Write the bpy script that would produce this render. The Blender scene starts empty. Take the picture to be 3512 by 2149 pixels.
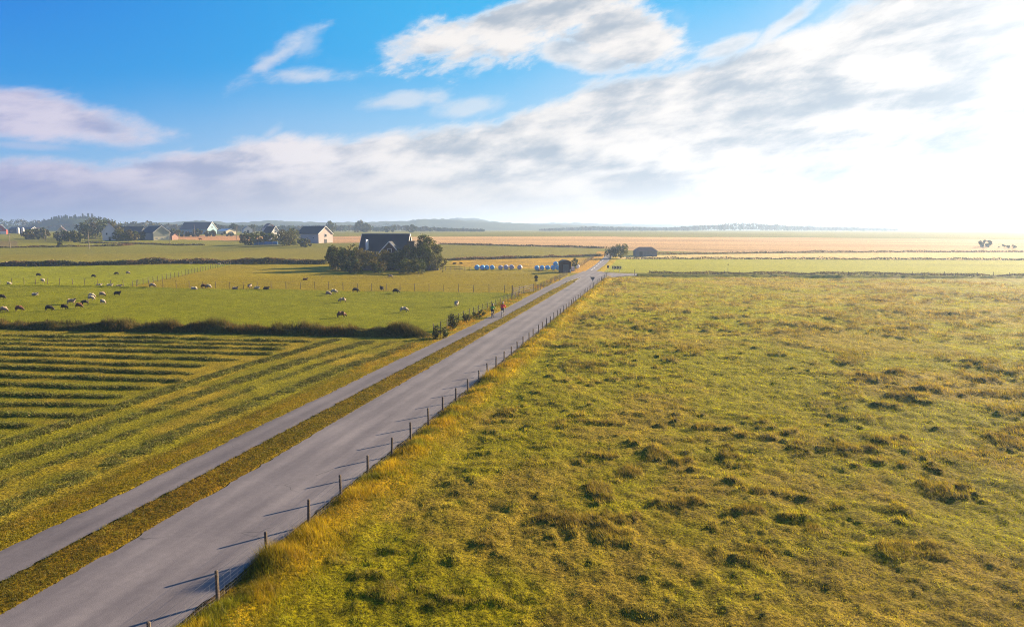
import bpy, bmesh, math, random
import numpy as np
from mathutils import Vector, Matrix
R = math.radians
rng = np.random.default_rng(7)
random.seed(7)
scene = bpy.context.scene
COL = scene.collection

# ------------------------------------------------------------------ camera
F_PX, CAM_H, PITCH, YAW = 2390.0, 11.0, R(6.86), R(12.167)
cam_d = bpy.data.cameras.new('camera'); cam = bpy.data.objects.new('camera', cam_d); COL.objects.link(cam)
cam.location = (0, 0, CAM_H); cam.rotation_euler = (math.pi/2 - PITCH, 0, YAW)
cam_d.sensor_width = 36; cam_d.lens = 36*F_PX/3512; cam_d.clip_end = 60000; cam_d.clip_start = 0.5
scene.camera = cam

# ------------------------------------------------------------------ sun and sky
SUN_AZ, SUN_EL = R(48.5), R(17.5)          # angle from +X, elevation
SUN_DIR = Vector((math.cos(SUN_AZ)*math.cos(SUN_EL), math.sin(SUN_AZ)*math.cos(SUN_EL), math.sin(SUN_EL)))
sd = bpy.data.lights.new('sun', 'SUN'); so = bpy.data.objects.new('sun', sd); COL.objects.link(so)
sd.energy = 5.0; sd.angle = R(0.5); sd.color = (1.0, 0.77, 0.50)
so.rotation_euler = SUN_DIR.to_track_quat('Z', 'Y').to_euler()
so.location = (60, 60, 60)
scene.view_settings.view_transform = 'Standard'; scene.view_settings.look = 'None'
scene.view_settings.exposure = 2.15; scene.view_settings.gamma = 1.0

world = bpy.data.worlds.new('World'); scene.world = world; world.use_nodes = True
class NT:
    """small helper for node trees"""
    def __init__(s, nt): s.t = nt; s.n = nt.nodes; s.l = nt.links
    def new(s, typ, **kw):
        n = s.n.new(typ)
        for k, v in kw.items(): setattr(n, k, v)
        return n
    def put(s, node, idx, v):
        if hasattr(v, 'is_linked') or isinstance(v, bpy.types.NodeSocket): s.l.new(v, node.inputs[idx])
        elif v is not None: node.inputs[idx].default_value = v
    def m(s, op, a, b=None, c=None, clamp=False):
        n = s.new('ShaderNodeMath', operation=op, use_clamp=clamp)
        s.put(n, 0, a); s.put(n, 1, b); s.put(n, 2, c); return n.outputs[0]
    def mr(s, v, a, b, c=0.0, d=1.0, smooth=True):
        n = s.new('ShaderNodeMapRange'); n.interpolation_type = 'SMOOTHSTEP' if smooth else 'LINEAR'
        s.put(n, 0, v); s.put(n, 1, a); s.put(n, 2, b); s.put(n, 3, c); s.put(n, 4, d); return n.outputs[0]
    def mix(s, f, a, b, mode='MIX'):
        n = s.new('ShaderNodeMix', data_type='RGBA', blend_type=mode)
        s.put(n, 0, f); s.put(n, 6, a); s.put(n, 7, b); return n.outputs[2]
    def noise(s, vec, scale, detail=4, rough=.55, dist=0.0, lac=2.0):
        n = s.new('ShaderNodeTexNoise'); s.put(n, 'Vector', vec)
        n.inputs['Scale'].default_value = scale; n.inputs['Detail'].default_value = detail
        n.inputs['Roughness'].default_value = rough; n.inputs['Distortion'].default_value = dist; n.inputs['Lacunarity'].default_value = lac
        return n.outputs[0]
    def xyz(s, x, y, z):
        n = s.new('ShaderNodeCombineXYZ'); s.put(n, 0, x); s.put(n, 1, y); s.put(n, 2, z); return n.outputs[0]
    def curve(s, v, pts):
        n = s.new('ShaderNodeFloatCurve'); s.put(n, 'Value', v); c = n.mapping.curves[0]
        while len(c.points) < len(pts): c.points.new(.5, .5)
        for p, q in zip(c.points, pts): p.location = q
        n.mapping.update(); return n.outputs[0]

W = NT(world.node_tree); W.n.clear()
out = W.new('ShaderNodeOutputWorld'); bg = W.new('ShaderNodeBackground'); W.l.new(bg.outputs[0], out.inputs[0])
BG_STRENGTH = 0.1
bg.inputs[1].default_value = BG_STRENGTH
sky = W.new('ShaderNodeTexSky', sky_type='NISHITA', sun_disc=False)
sky.sun_elevation = SUN_EL; sky.sun_rotation = math.pi/2 - SUN_AZ
sky.altitude = 20; sky.air_density = 1.0; sky.dust_density = .6; sky.ozone_density = 2.2
tc = W.new('ShaderNodeTexCoord'); sep = W.new('ShaderNodeSeparateXYZ'); W.l.new(tc.outputs['Generated'], sep.inputs[0])
X, Y, Z = sep.outputs
# bearing in degrees from the direction of the valley view (+ to the south-east side) and elevation in degrees
cy_, sy_ = math.cos(YAW), math.sin(YAW)
fw = W.m('ADD', W.m('MULTIPLY', X, -sy_), W.m('MULTIPLY', Y, cy_))
rt = W.m('ADD', W.m('MULTIPLY', X, cy_), W.m('MULTIPLY', Y, sy_))
AZ = W.m('MULTIPLY', W.m('ARCTAN2', rt, fw), 180/math.pi)
EL = W.m('MULTIPLY', W.m('ARCSINE', Z), 180/math.pi)
def azel(u, v):
    a, b = (u-1756)/F_PX, (1074.5-v)/F_PX
    fwd = math.cos(PITCH)+math.sin(PITCH)*b; up = -math.sin(PITCH)+math.cos(PITCH)*b
    return math.degrees(math.atan2(a, fwd)), math.degrees(math.atan2(up, math.hypot(a, fwd)))
sund = W.new('ShaderNodeVectorMath', operation='DOT_PRODUCT'); W.l.new(tc.outputs['Generated'], sund.inputs[0]); sund.inputs[1].default_value = SUN_DIR
SD = W.m('MULTIPLY', W.m('ARCCOSINE', sund.outputs['Value']), 180/math.pi)      # degrees from the sun
# clouds: coordinates stretch sideways towards the horizon
P = W.xyz(W.m('MULTIPLY', AZ, .1), W.m('MULTIPLY', W.m('POWER', W.m('MAXIMUM', EL, 0.0), .8), .32), 0.0)
Pt = W.xyz(W.m('MULTIPLY', W.m('ADD', AZ, W.m('MULTIPLY', EL, -.5)), .105), W.m('MULTIPLY', W.m('ADD', EL, W.m('MULTIPLY', AZ, -.16)), .21), 0.0)
n1 = W.noise(Pt, 1.1, 9, .6, .25)
n2 = W.noise(W.xyz(W.m('MULTIPLY', W.m('ADD', AZ, W.m('MULTIPLY', EL, -.5)), .075), W.m('MULTIPLY', W.m('ADD', EL, W.m('MULTIPLY', AZ, -.05)), .25), 3.0), 2.3, 7, .52, .15)
n3 = W.noise(Pt, 4.6, 9, .68, .25)
off = W.new('ShaderNodeVectorMath', operation='ADD'); W.l.new(Pt, off.inputs[0]); off.inputs[1].default_value = (.16, .10, 0)
n1b = W.noise(off.outputs[0], 1.1, 9, .6, .25); n3b = W.noise(off.outputs[0], 4.6, 9, .68, .25)
relief = W.m('ADD', W.m('SUBTRACT', n1b, n1), W.m('MULTIPLY', W.m('SUBTRACT', n3b, n3), .14))
turb = W.m('ADD', W.m('MULTIPLY', W.m('SUBTRACT', n1, .5), 9.0), W.m('MULTIPLY', W.m('SUBTRACT', n3, .5), 3.4))
# the deck: its upper edge over bearing (degrees)
def cpts(pxs, smin=-60, smax=60, emax=60):
    res = []
    for u, v in pxs:
        a, e = azel(u, v); res.append(((a-smin)/(smax-smin), e/emax))
    return res
edge_px = [(0, 540), (300, 545), (560, 510), (700, 500), (900, 465), (1150, 450), (1500, 425), (1700, 400), (1900, 330), (2080, 255), (2300, 230), (2500, 190), (2700, 100), (2850, 40), (3050, -60), (3400, -300)]
cp = [(0.0, .1)] + cpts(edge_px) + [(1.0, .75)]
deck_e = W.m('MULTIPLY', W.curve(W.mr(AZ, -60.0, 60.0, smooth=False), cp), 60.0)
deck = W.mr(W.m('SUBTRACT', W.m('ADD', deck_e, W.m('MULTIPLY', turb, .42)), EL), -.25, 1.0)
# behind the viewer: broken cloud
back = W.mr(W.m('ABSOLUTE', AZ), 50.0, 70.0)
deck = W.m('MULTIPLY', deck, W.m('SUBTRACT', 1.0, W.m('MULTIPLY', back, W.mr(n1, .42, .55))))
def blob(u, v, ru, rv, ang, dens=1.0, soft=.5, tb=.16):
    a, e = azel(u, v); s = 24.0   # about px per degree... ru, rv in px
    k = 41.7
    ra, re = ru/k, rv/k
    da = W.m('SUBTRACT', AZ, a); de = W.m('SUBTRACT', EL, e)
    c, s_ = math.cos(R(ang)), math.sin(R(ang))
    x = W.m('DIVIDE', W.m('ADD', W.m('MULTIPLY', da, c), W.m('MULTIPLY', de, s_)), ra)
    y = W.m('DIVIDE', W.m('ADD', W.m('MULTIPLY', da, -s_), W.m('MULTIPLY', de, c)), re)
    d = W.m('SQRT', W.m('ADD', W.m('MULTIPLY', x, x), W.m('MULTIPLY', y, y)))
    d = W.m('SUBTRACT', d, W.m('MULTIPLY', turb, tb))
    return W.m('MULTIPLY', W.mr(d, 1.0, 1.0-soft), dens)
BL = [ (1850, 75, 520, 120, 13, 1, .62, .30), (1650, 130, 360, 72, 8, .9, .75, .34), (2140, 110, 320, 140, -22, 1, .60, .30), (1990, 190, 230, 60, -12, .9, .5, .2),
       (950, 190, 230, 42, 36, .62, .9, .34), (1050, 262, 180, 38, 2, .6, .9, .34), (1050, 140, 90, 60, 50, .35, .9, .3),
       (150, 410, 370, 78, -2, .95, .6, .18), (330, 440, 210, 70, -6, .92, .7, .2), (110, 500, 160, 16, 0, .35, .9, .2),
       (1360, 345, 190, 38, 6, .55, .9, .3), (1620, 370, 160, 40, 8, .5, .9, .3), (930, 455, 60, 22, 38, .35, .9, .25),
       (2700, 80, 130, 28, 30, .75, .7, .25), (2480, 165, 140, 34, 14, .8, .7, .25), (2330, 60, 60, 40, 0, .15, .9, .3) ]
dens = deck
for b in BL: dens = W.m('MAXIMUM', dens, blob(*b))
veil = W.m('MULTIPLY', W.mr(W.m('SUBTRACT', W.m('ADD', deck_e, 4.5), EL), -1.5, 6.5), .32)     # thin high veil above the deck
dens = W.m('ADD', dens, W.m('MULTIPLY', veil, W.m('SUBTRACT', 1.0, dens)), clamp=True)
# colours (radiance wanted in the picture / exposure / strength)
K = 1.0/(BG_STRENGTH*2**scene.view_settings.exposure)
def rad(r, g, b, k=1.0):
    f = lambda c: ((c/255+.055)/1.055)**2.4 if c > 10 else c/255/12.92
    return (f(r)*K*k, f(g)*K*k, f(b)*K*k, 1)
sat = W.new('ShaderNodeHueSaturation'); sat.inputs['Saturation'].default_value = 1.35; W.l.new(sky.outputs[0], sat.inputs['Color'])
g = W.mix(W.mr(EL, 3.0, 17.5, smooth=False), rad(24, 176, 240, .88), rad(0, 100, 230, .86))
g = W.mix(W.mr(SD, 100.0, 48.0), g, rad(20, 182, 244, .92))
blue = W.mix(.97, sat.outputs[0], g)
# cloud colour: lit side near the sun, violet grey away from it
warm = W.mr(SD, 95.0, 56.0)
ccol = W.mix(warm, rad(214, 206, 228), rad(255, 250, 246, .93))
shade_n = W.mr(W.m('ADD', W.m('ADD', W.m('MULTIPLY', n2, .7), W.m('MULTIPLY', n1, .3)), W.m('MULTIPLY', relief, .7)), .38, .66)
shcol = W.mix(warm, rad(140, 148, 200), rad(160, 176, 194))
inner = W.mr(dens, .55, 1.0)
ccol = W.mix(W.m('MULTIPLY', W.m('MULTIPLY', shade_n, inner), .9), ccol, shcol)
lowhaze = W.mr(EL, 5.2, .3)
hcol = W.mix(warm, rad(120, 134, 188), rad(222, 214, 210))
ccol = W.mix(W.m('MULTIPLY', lowhaze, .9), ccol, hcol)
skyc = W.mix(dens, blue, ccol)
glow = W.mr(SD, 29.0, 5.0)
glow = W.m('POWER', glow, 1.4)
skyc = W.mix(W.m('MULTIPLY', glow, W.mr(dens, .0, 1.0, .55, 1.0)), skyc, rad(255, 255, 255, 1.25))
under = W.mr(EL, -2.0, .0)
skyc = W.mix(under, rad(120, 125, 120), skyc)
W.l.new(skyc, bg.inputs[0])
world.cycles.sampling_method = 'MANUAL'; world.cycles.sample_map_resolution = 512
scene.cycles.volume_bounces = 1; scene.cycles.max_bounces = 6; scene.cycles.diffuse_bounces = 3; scene.cycles.transparent_max_bounces = 8
scene.cycles.use_denoising = True; scene.cycles.filter_width = 1.05; scene.cycles.denoising_prefilter = 'NONE'; scene.cycles.use_adaptive_sampling = True; scene.cycles.adaptive_threshold = .004

# ------------------------------------------------------------------ terrain function and pixel -> ground helper
_D = np.linspace(0, 12000, 6001)
_Zt = np.interp(_D, [0, 225, 300, 360, 620, 1500, 12000], [0, 0, 1.6, 4.1, 7.6, 9.2, 9.6])
_k = np.ones(41)/41; _Zt = np.convolve(np.pad(_Zt, 20, mode='edge'), _k, 'valid')
def terr(x, y):
    d = -np.asarray(x)*sy_ + np.asarray(y)*cy_
    return np.interp(d, _D, _Zt)
def ray(u, v):
    a, b = (u-1756)/F_PX, (1074.5-v)/F_PX
    c, s = math.cos(PITCH), math.sin(PITCH)
    f = c+s*b; up = -s+c*b
    return a*cy_-f*sy_, a*sy_+f*cy_, up, f
def gp(u, v):
    dx, dy, up, f = ray(u, v)
    lo, hi = 5.0, 11000.0
    for _ in range(60):
        mid = (lo+hi)/2
        if CAM_H+up*mid > float(terr(dx*mid, dy*mid)): lo = mid
        else: hi = mid
    return Vector((dx*lo, dy*lo, float(terr(dx*lo, dy*lo))))
def at(u, D):
    """ground point at bearing of column u and depth D along the view"""
    a = (u-1756)/F_PX/math.cos(PITCH)
    x, y = D*a*cy_-D*sy_, D*a*sy_+D*cy_
    return Vector((x, y, float(terr(x, y))))
def depth(p): return -p[0]*sy_+p[1]*cy_

# ------------------------------------------------------------------ numpy noise
def _hash(ix, iy, seed):
    h = (ix.astype(np.int64)*374761393 + iy.astype(np.int64)*668265263 + seed*2246822519) & 0xffffffff
    h = ((h ^ (h >> 13))*1274126177) & 0xffffffff
    return ((h ^ (h >> 16)) & 0xffff)/65535.0
def vn(x, y, seed=0):
    ix, iy = np.floor(x), np.floor(y); fx, fy = x-ix, y-iy
    fx = fx*fx*fx*(fx*(fx*6-15)+10); fy = fy*fy*fy*(fy*(fy*6-15)+10)
    a, b = _hash(ix, iy, seed), _hash(ix+1, iy, seed); c, d = _hash(ix, iy+1, seed), _hash(ix+1, iy+1, seed)
    return (a*(1-fx)+b*fx)*(1-fy)+(c*(1-fx)+d*fx)*fy
def fbm(x, y, s, o=3, seed=0, g=.5):
    t = 0; amp = 1; tot = 0
    for i in range(o):
        t = t+amp*vn(x/s*2**i+17.3*i, y/s*2**i-9.1*i, seed+i*11); tot += amp; amp *= g
    return t/tot
def ss(v, a, b):
    t = np.clip((v-a)/(b-a), 0, 1); return t*t*(3-2*t)
def inpoly(x, y, poly):
    r = np.zeros(np.shape(x), bool); n = len(poly)
    for i in range(n):
        x1, y1 = poly[i]; x2, y2 = poly[(i+1) % n]
        if y1 == y2: continue
        c = ((y1 > y) != (y2 > y)) & (x < (x2-x1)*(y-y1)/(y2-y1)+x1)
        r ^= c
    return r
def pxpoly(pts): return [tuple(gp(u, v)[:2]) for u, v in pts]
def linedist(x, y, pts):
    """distance to a polyline and the position along it"""
    best = np.full(np.shape(x), 1e9); al = np.zeros(np.shape(x)); L = 0
    for (x1, y1), (x2, y2) in zip(pts[:-1], pts[1:]):
        dx, dy = x2-x1, y2-y1; l2 = dx*dx+dy*dy; l = math.sqrt(l2)
        t = np.clip(((x-x1)*dx+(y-y1)*dy)/l2, 0, 1)
        d = np.hypot(x-x1-t*dx, y-y1-t*dy)
        m = d < best; best = np.where(m, d, best); al = np.where(m, L+t*l, al); L += l
    return best, al

# ------------------------------------------------------------------ layout of the place (metres; road runs along +Y)
HEDGE = [(-130, 58.0), (-78, 63.8), (-50, 66.2), (-34, 67.4), (-24.5, 68.2)]
ROAD_Y = [-30, 15, 24.5, 40, 60, 94, 123, 150, 165]
def road_l(y): return np.interp(y, [-30, 15, 60, 123, 165], [-18.35, -18.35, -18.1, -18.0, -18.0])
def road_r(y): return np.interp(y, [-30, 165], [-13.05, -13.05])
def path_l(y): return np.interp(y, [-30, 15, 25, 60, 80, 100, 130, 165], [-22.1, -22.1, -22.0, -21.7, -21.3, -21.5, -21.9, -21.8])
def path_r(y): return np.interp(y, [-30, 15, 25, 60, 85, 122, 150, 161], [-20.1, -20.1, -20.15, -19.9, -19.5, -19.7, -19.5, -18.6])
def road2_l(y): return np.interp(y, [160, 179, 216, 265, 330], [-20.5, -19.9, -20.4, -21.5, -23.5])
def road2_r(y): return np.interp(y, [160, 185, 226, 265, 330], [-14.5, -17.2, -17.6, -18.6, -20.5])
JUNC = [(-13.2, 155), (-11.2, 163), (-8.5, 168.5), (-2, 171.2), (30, 174.0), (30, 178.2), (-3, 176.6), (-9, 177.6), (-13.5, 180.5), (-16.6, 186)]
def windrow_f(x, y):
    """0..1 height of the cut-grass rows in the mown field"""
    wob = (fbm(x, y, 7, 2, 5)-.5)*.9
    r = np.zeros(np.shape(x))
    # headland rows along the path
    for x0, w, a in ((-25.2, .85, .42), (-27.8, .55, .36), (-30.2, .85, .45), (-33.0, .6, .75)):
        cx = x0 + np.interp(y, [20, 35, 50, 62], [-.3, 0, .6, 1.9])*(1 if x0 > -32 else .6)
        d = np.abs(x-cx+wob*.7)
        r = np.maximum(r, a*np.exp(-(d/w)**4)*(.30+1.15*fbm(x, y, .45, 3, 9)+.45*(fbm(x, y, 2.4, 2, 10)-.5)))
    ex = -34.6+(fbm(y*3.1, y*0, 3, 1, 3)-.5)*3
    ins = ss(x, ex+.6, ex-.6)
    inner = np.zeros(np.shape(x))
    for i, c in enumerate((65.0, 62.6, 60.2, 57.6, 54.9, 52.1, 49.3, 46.6, 43.9, 41.3, 38.8, 36.4, 34.2, 32.0, 29.6)):
        d = y-.085*x-c+wob
        inner = np.maximum(inner, np.exp(-(np.abs(d)/.29)**2)*(.25+1.25*fbm(x*.5, y, 1.6, 3, 40+i)))
    return np.maximum(r*ss(y, 66, 63), inner*ins)
def mown_mask(x, y):
    hy = np.interp(x, [p[0] for p in HEDGE], [p[1] for p in HEDGE])
    return (x < path_l(y)-.9) & (y < hy-1.6) & (y < 67)
def tussock(x, y):
    return ss(fbm(x, y, 1.15, 3, 21, .6), .53, .74)*ss(fbm(x, y, 9, 3, 22), .38, .62)
def tussock2(x, y):
    return ss(fbm(x, y, 2.6, 4, 31, .6), .54, .76)*ss(fbm(x, y, 24, 2, 32), .38, .62)
PAST_Y = lambda x: np.interp(x, [-12, -8.3, 80, 200], [163, 168.5, 177.5, 190])
def past_mask(x, y): return (x > -12.4) & (y < PAST_Y(x)-1.0)
def height(x, y):
    z = terr(x, y)
    und = (fbm(x, y, 18, 3, 1)-.5)*.5
    pm = past_mask(x, y)*ss(x, -12.4, -9)
    z = z+pm*(und*1.2+.13*tussock(x, y)+.20*tussock2(x, y)+(fbm(x, y, 3.0, 2, 4)-.5)*.26+(fbm(x, y, .55, 3, 3)-.5)*.20)
    # bank beside the road
    rb = (y < 166)
    z = z+rb*.22*np.exp(-((x+11.8)/.65)**2)*(.5+fbm(x, y, 2.2, 3, 8))
    z = z-rb*.15*np.exp(-((x+9.8)/.9)**2)
    # golden clump by the fence
    for cx, cy, h, r_ in ((-12.2, 19.6, .28, .7), (-11.9, 48.5, .25, 1.0), (-11.4, 66, .2, 1.2)):
        z = z+h*np.exp(-(((x-cx)**2+(y-cy)**2)/r_**2))
    mm = mown_mask(x, y)
    z = z+mm*(.165*windrow_f(x, y)+(fbm(x, y, .7, 2, 13)-.5)*.05)
    left = (x < -22.3) & ~mm & (y < 260)
    z = z+left*((fbm(x, y, 9, 3, 15)-.5)*.28+(fbm(x, y, 1.2, 2, 16)-.5)*.10)*ss(-x, 22.3, 25)
    d, al = linedist(x, y, HEDGE)
    z = z+.85*np.exp(-(d/1.15)**4)*(.25+1.0*fbm(x, y, 2.6, 4, 17, .6))*ss(x, -22.5, -27)
    # low earth ridge under the sheep fence (far left half)
    d2 = np.abs(y-np.interp(x, [-140, -98, -24], [113.2, 114.4, 118.2]))
    z = z+.28*np.exp(-(d2/.45)**2)*ss(-x, 88, 100)
    # bank in front of the far fence on the pasture side
    d3 = np.abs(y-PAST_Y(x)); z = z+(x > -6)*.62*np.exp(-(d3/.9)**4)*(.6+.6*fbm(x, y, 3, 2, 18))
    # verge between path and road
    vg = (x > path_r(y)+.05) & (x < road_l(y)-.05) & (y < 160)
    z = z+vg*(.03+(fbm(x, y, .5, 2, 19)-.5)*.06)
    # keep everything under the road and path flat
    ax = (x > path_l(y)-.25) & (x < road_r(y)+.25) & (y < 170)
    flat = ((x > path_l(y)) & (x < path_r(y)) & (y < 166)) | ((x > road_l(y)) & (x < road_r(y)) & (y < 167)) | ((x > -20.6) & (x < -8) & (y > 157) & (y < 182)) | ((x > road2_l(y)-.3) & (x < road2_r(y)+.3) & (y > 160) & (y < 330)) | ((x > -13) & (x < 31) & (y > 170.5+np.clip(x, 0, 99)*.08) & (y < 178.4))
    z = np.where(flat, terr(x, y)-.10, z)
    return z
# ------------------------------------------------------------------ materials
def srgb(r, g, b):
    f = lambda c: ((c/255+.055)/1.055)**2.4 if c > 10 else c/255/12.92
    return (f(r), f(g), f(b), 1)
def lin(r, g, b): return (r, g, b, 1)
def new_mat(name):
    m = bpy.data.materials.new(name); m.use_nodes = True; N = NT(m.node_tree); N.n.clear()
    o = N.new('ShaderNodeOutputMaterial'); return m, N, o
def mat_plain(name, col, rough=.8, var=.15, scale=3.0, metal=0.0, spec=.3, bump=0.0, col2=None, stretch=(1, 1, 1)):
    m, N, o = new_mat(name); p = N.new('ShaderNodeBsdfPrincipled'); N.l.new(p.outputs[0], o.inputs[0])
    tcn = N.new('ShaderNodeTexCoord'); mp = N.new('ShaderNodeMapping'); N.l.new(tcn.outputs['Object'], mp.inputs[0]); mp.inputs['Scale'].default_value = stretch
    n = N.noise(mp.outputs[0], scale, 5, .6)
    c2 = col2 or (col[0]*.55, col[1]*.55, col[2]*.55, 1)
    c = N.mix(N.mr(n, .3, .75, 0.0, min(1.0, var*3)), col, c2)
    N.l.new(c, p.inputs['Base Color']); p.inputs['Roughness'].default_value = rough; p.inputs['Metallic'].default_value = metal
    p.inputs['Specular IOR Level'].default_value = spec
    if bump:
        b = N.new('ShaderNodeBump'); b.inputs['Strength'].default_value = bump; b.inputs['Distance'].default_value = .05
        N.l.new(N.noise(mp.outputs[0], scale*4, 5, .6), b.inputs['Height']); N.l.new(b.outputs[0], p.inputs['Normal'])
    return m
def mat_leaf(name, trans=.35, var=.35, scale=1.2, attr='col', gloss=.02):
    """leaves and grass: the colour comes from the mesh, light passes through"""
    m, N, o = new_mat(name)
    a = N.new('ShaderNodeAttribute', attribute_name=attr)
    geo = N.new('ShaderNodeNewGeometry')
    n = N.noise(geo.outputs['Position'], scale, 3, .6)
    c = N.mix(1.0, a.outputs['Color'], N.mix(N.mr(n, .3, .7), lin(1-var, 1-var, 1-var), lin(1+var, 1+var*.95, 1+var*.7)), 'MULTIPLY')
    d = N.new('ShaderNodeBsdfDiffuse'); t = N.new('ShaderNodeBsdfTranslucent'); N.l.new(c, d.inputs[0])
    tcol = N.mix(1.0, c, lin(1.25, 1.2, .55), 'MULTIPLY'); N.l.new(tcol, t.inputs[0])
    mx = N.new('ShaderNodeMixShader'); mx.inputs[0].default_value = trans; N.l.new(d.outputs[0], mx.inputs[1]); N.l.new(t.outputs[0], mx.inputs[2])
    gl = N.new('ShaderNodeBsdfGlossy'); gl.inputs['Roughness'].default_value = .55; gl.inputs[0].default_value = (1, .95, .8, 1)
    m2 = N.new('ShaderNodeMixShader'); m2.inputs[0].default_value = gloss; N.l.new(mx.outputs[0], m2.inputs[1]); N.l.new(gl.outputs[0], m2.inputs[2])
    N.l.new(m2.outputs[0], o.inputs[0]); return m
M = {}
M['grass'] = mat_leaf('grass_blades', .42, .22, .9, gloss=.012)
M['leaf'] = mat_leaf('tree_leaves', .30, .3, .5)
M['hay'] = mat_leaf('cut_grass', .12, .3, 2.0, gloss=.012)

# ------------------------------------------------------------------ object helpers
def tag(o, label=None, cat=None, group=None, kind=None):
    if label: o['label'] = label
    if cat: o['category'] = cat
    if group: o['group'] = group
    if kind: o['kind'] = kind
    return o
def link(o, parent=None):
    COL.objects.link(o)
    if parent is not None: o.parent = parent
    return o
def np_mesh(name, V, Fc, nside, cols=None, mat=None, smooth=False):
    me = bpy.data.meshes.new(name); V = np.asarray(V, np.float32); Fc = np.asarray(Fc, np.int32)
    me.vertices.add(len(V)); me.vertices.foreach_set('co', V.ravel())
    nf = len(Fc); me.loops.add(nf*nside); me.loops.foreach_set('vertex_index', Fc.ravel())
    me.polygons.add(nf); me.polygons.foreach_set('loop_start', np.arange(nf, dtype=np.int32)*nside)
    if smooth: me.polygons.foreach_set('use_smooth', np.ones(nf, bool))
    if cols is not None:
        at_ = me.attributes.new('col', 'FLOAT_COLOR', 'POINT')
        c = np.ones((len(V), 4), np.float32); c[:, :3] = cols; at_.data.foreach_set('color', c.ravel())
    me.update(calc_edges=True)
    if mat: me.materials.append(mat)
    return me
def empty(name, loc, rz=0, label=None, cat=None, group=None):
    o = bpy.data.objects.new(name, None); o.location = loc; o.rotation_euler = (0, 0, rz); o.empty_display_size = .3
    COL.objects.link(o); return tag(o, label, cat, group)

# ------------------------------------------------------------------ ground
GA = .58
def pal(*c): return np.array(c, float)
G_MOWN, G_SHEEP, G_SHEEP2 = pal(.29, .225, .020), pal(.222, .236, .003), pal(.300, .240, .008)
G_PAST, G_DRY, G_TUSS = pal(.290, .292, .003), pal(.36, .265, .045), pal(.200, .155, .028)
G_GOLD, G_VERGE = pal(.52, .37, .010), pal(.175, .155, .004)
Z_SHEEP_OUT = pxpoly([(-900, 912), (0, 913), (560, 908), (800, 905), (430, 985), (0, 980), (-900, 960)])
Z_ORANGE = pxpoly([(1560, 888), (1750, 887), (2030, 884), (2010, 925), (1600, 915), (1540, 905)])
Z_STUB1 = pxpoly([(1380, 812), (2000, 811), (2600, 814), (3100, 818), (3700, 824), (5000, 830), (5200, 868), (3512, 865), (2800, 864), (2500, 866), (2130, 858), (2070, 852), (1700, 842), (1520, 838), (1380, 832)])
Z_STUB2 = pxpoly([(600, 812), (650, 808), (840, 808), (900, 812), (900, 826), (700, 824), (590, 820)])
Z_STUB3 = pxpoly([(1130, 812), (1240, 809), (1240, 832), (1140, 833)])
Z_CREAM = pxpoly([(2130, 878), (2350, 873), (2700, 868), (3100, 866), (3512, 865), (5000, 868), (5000, 900), (3512, 892), (2800, 889), (2350, 887), (2100, 887)])
Z_GREEN = pxpoly([(2090, 889), (2350, 888), (2800, 890), (3512, 893), (5000, 901), (5200, 985), (3512, 950), (2800, 941), (2240, 936), (2060, 930), (2050, 905)])
Z_FAR_L = pxpoly([(-900, 880), (0, 873), (600, 868), (1180, 846), (1500, 840), (2050, 853), (2050, 878), (1600, 888), (1120, 902), (560, 903), (0, 908), (-900, 905)])
Z_OLIVE = pxpoly([(-900, 826), (60, 826), (60, 846), (-900, 850)])
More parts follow.
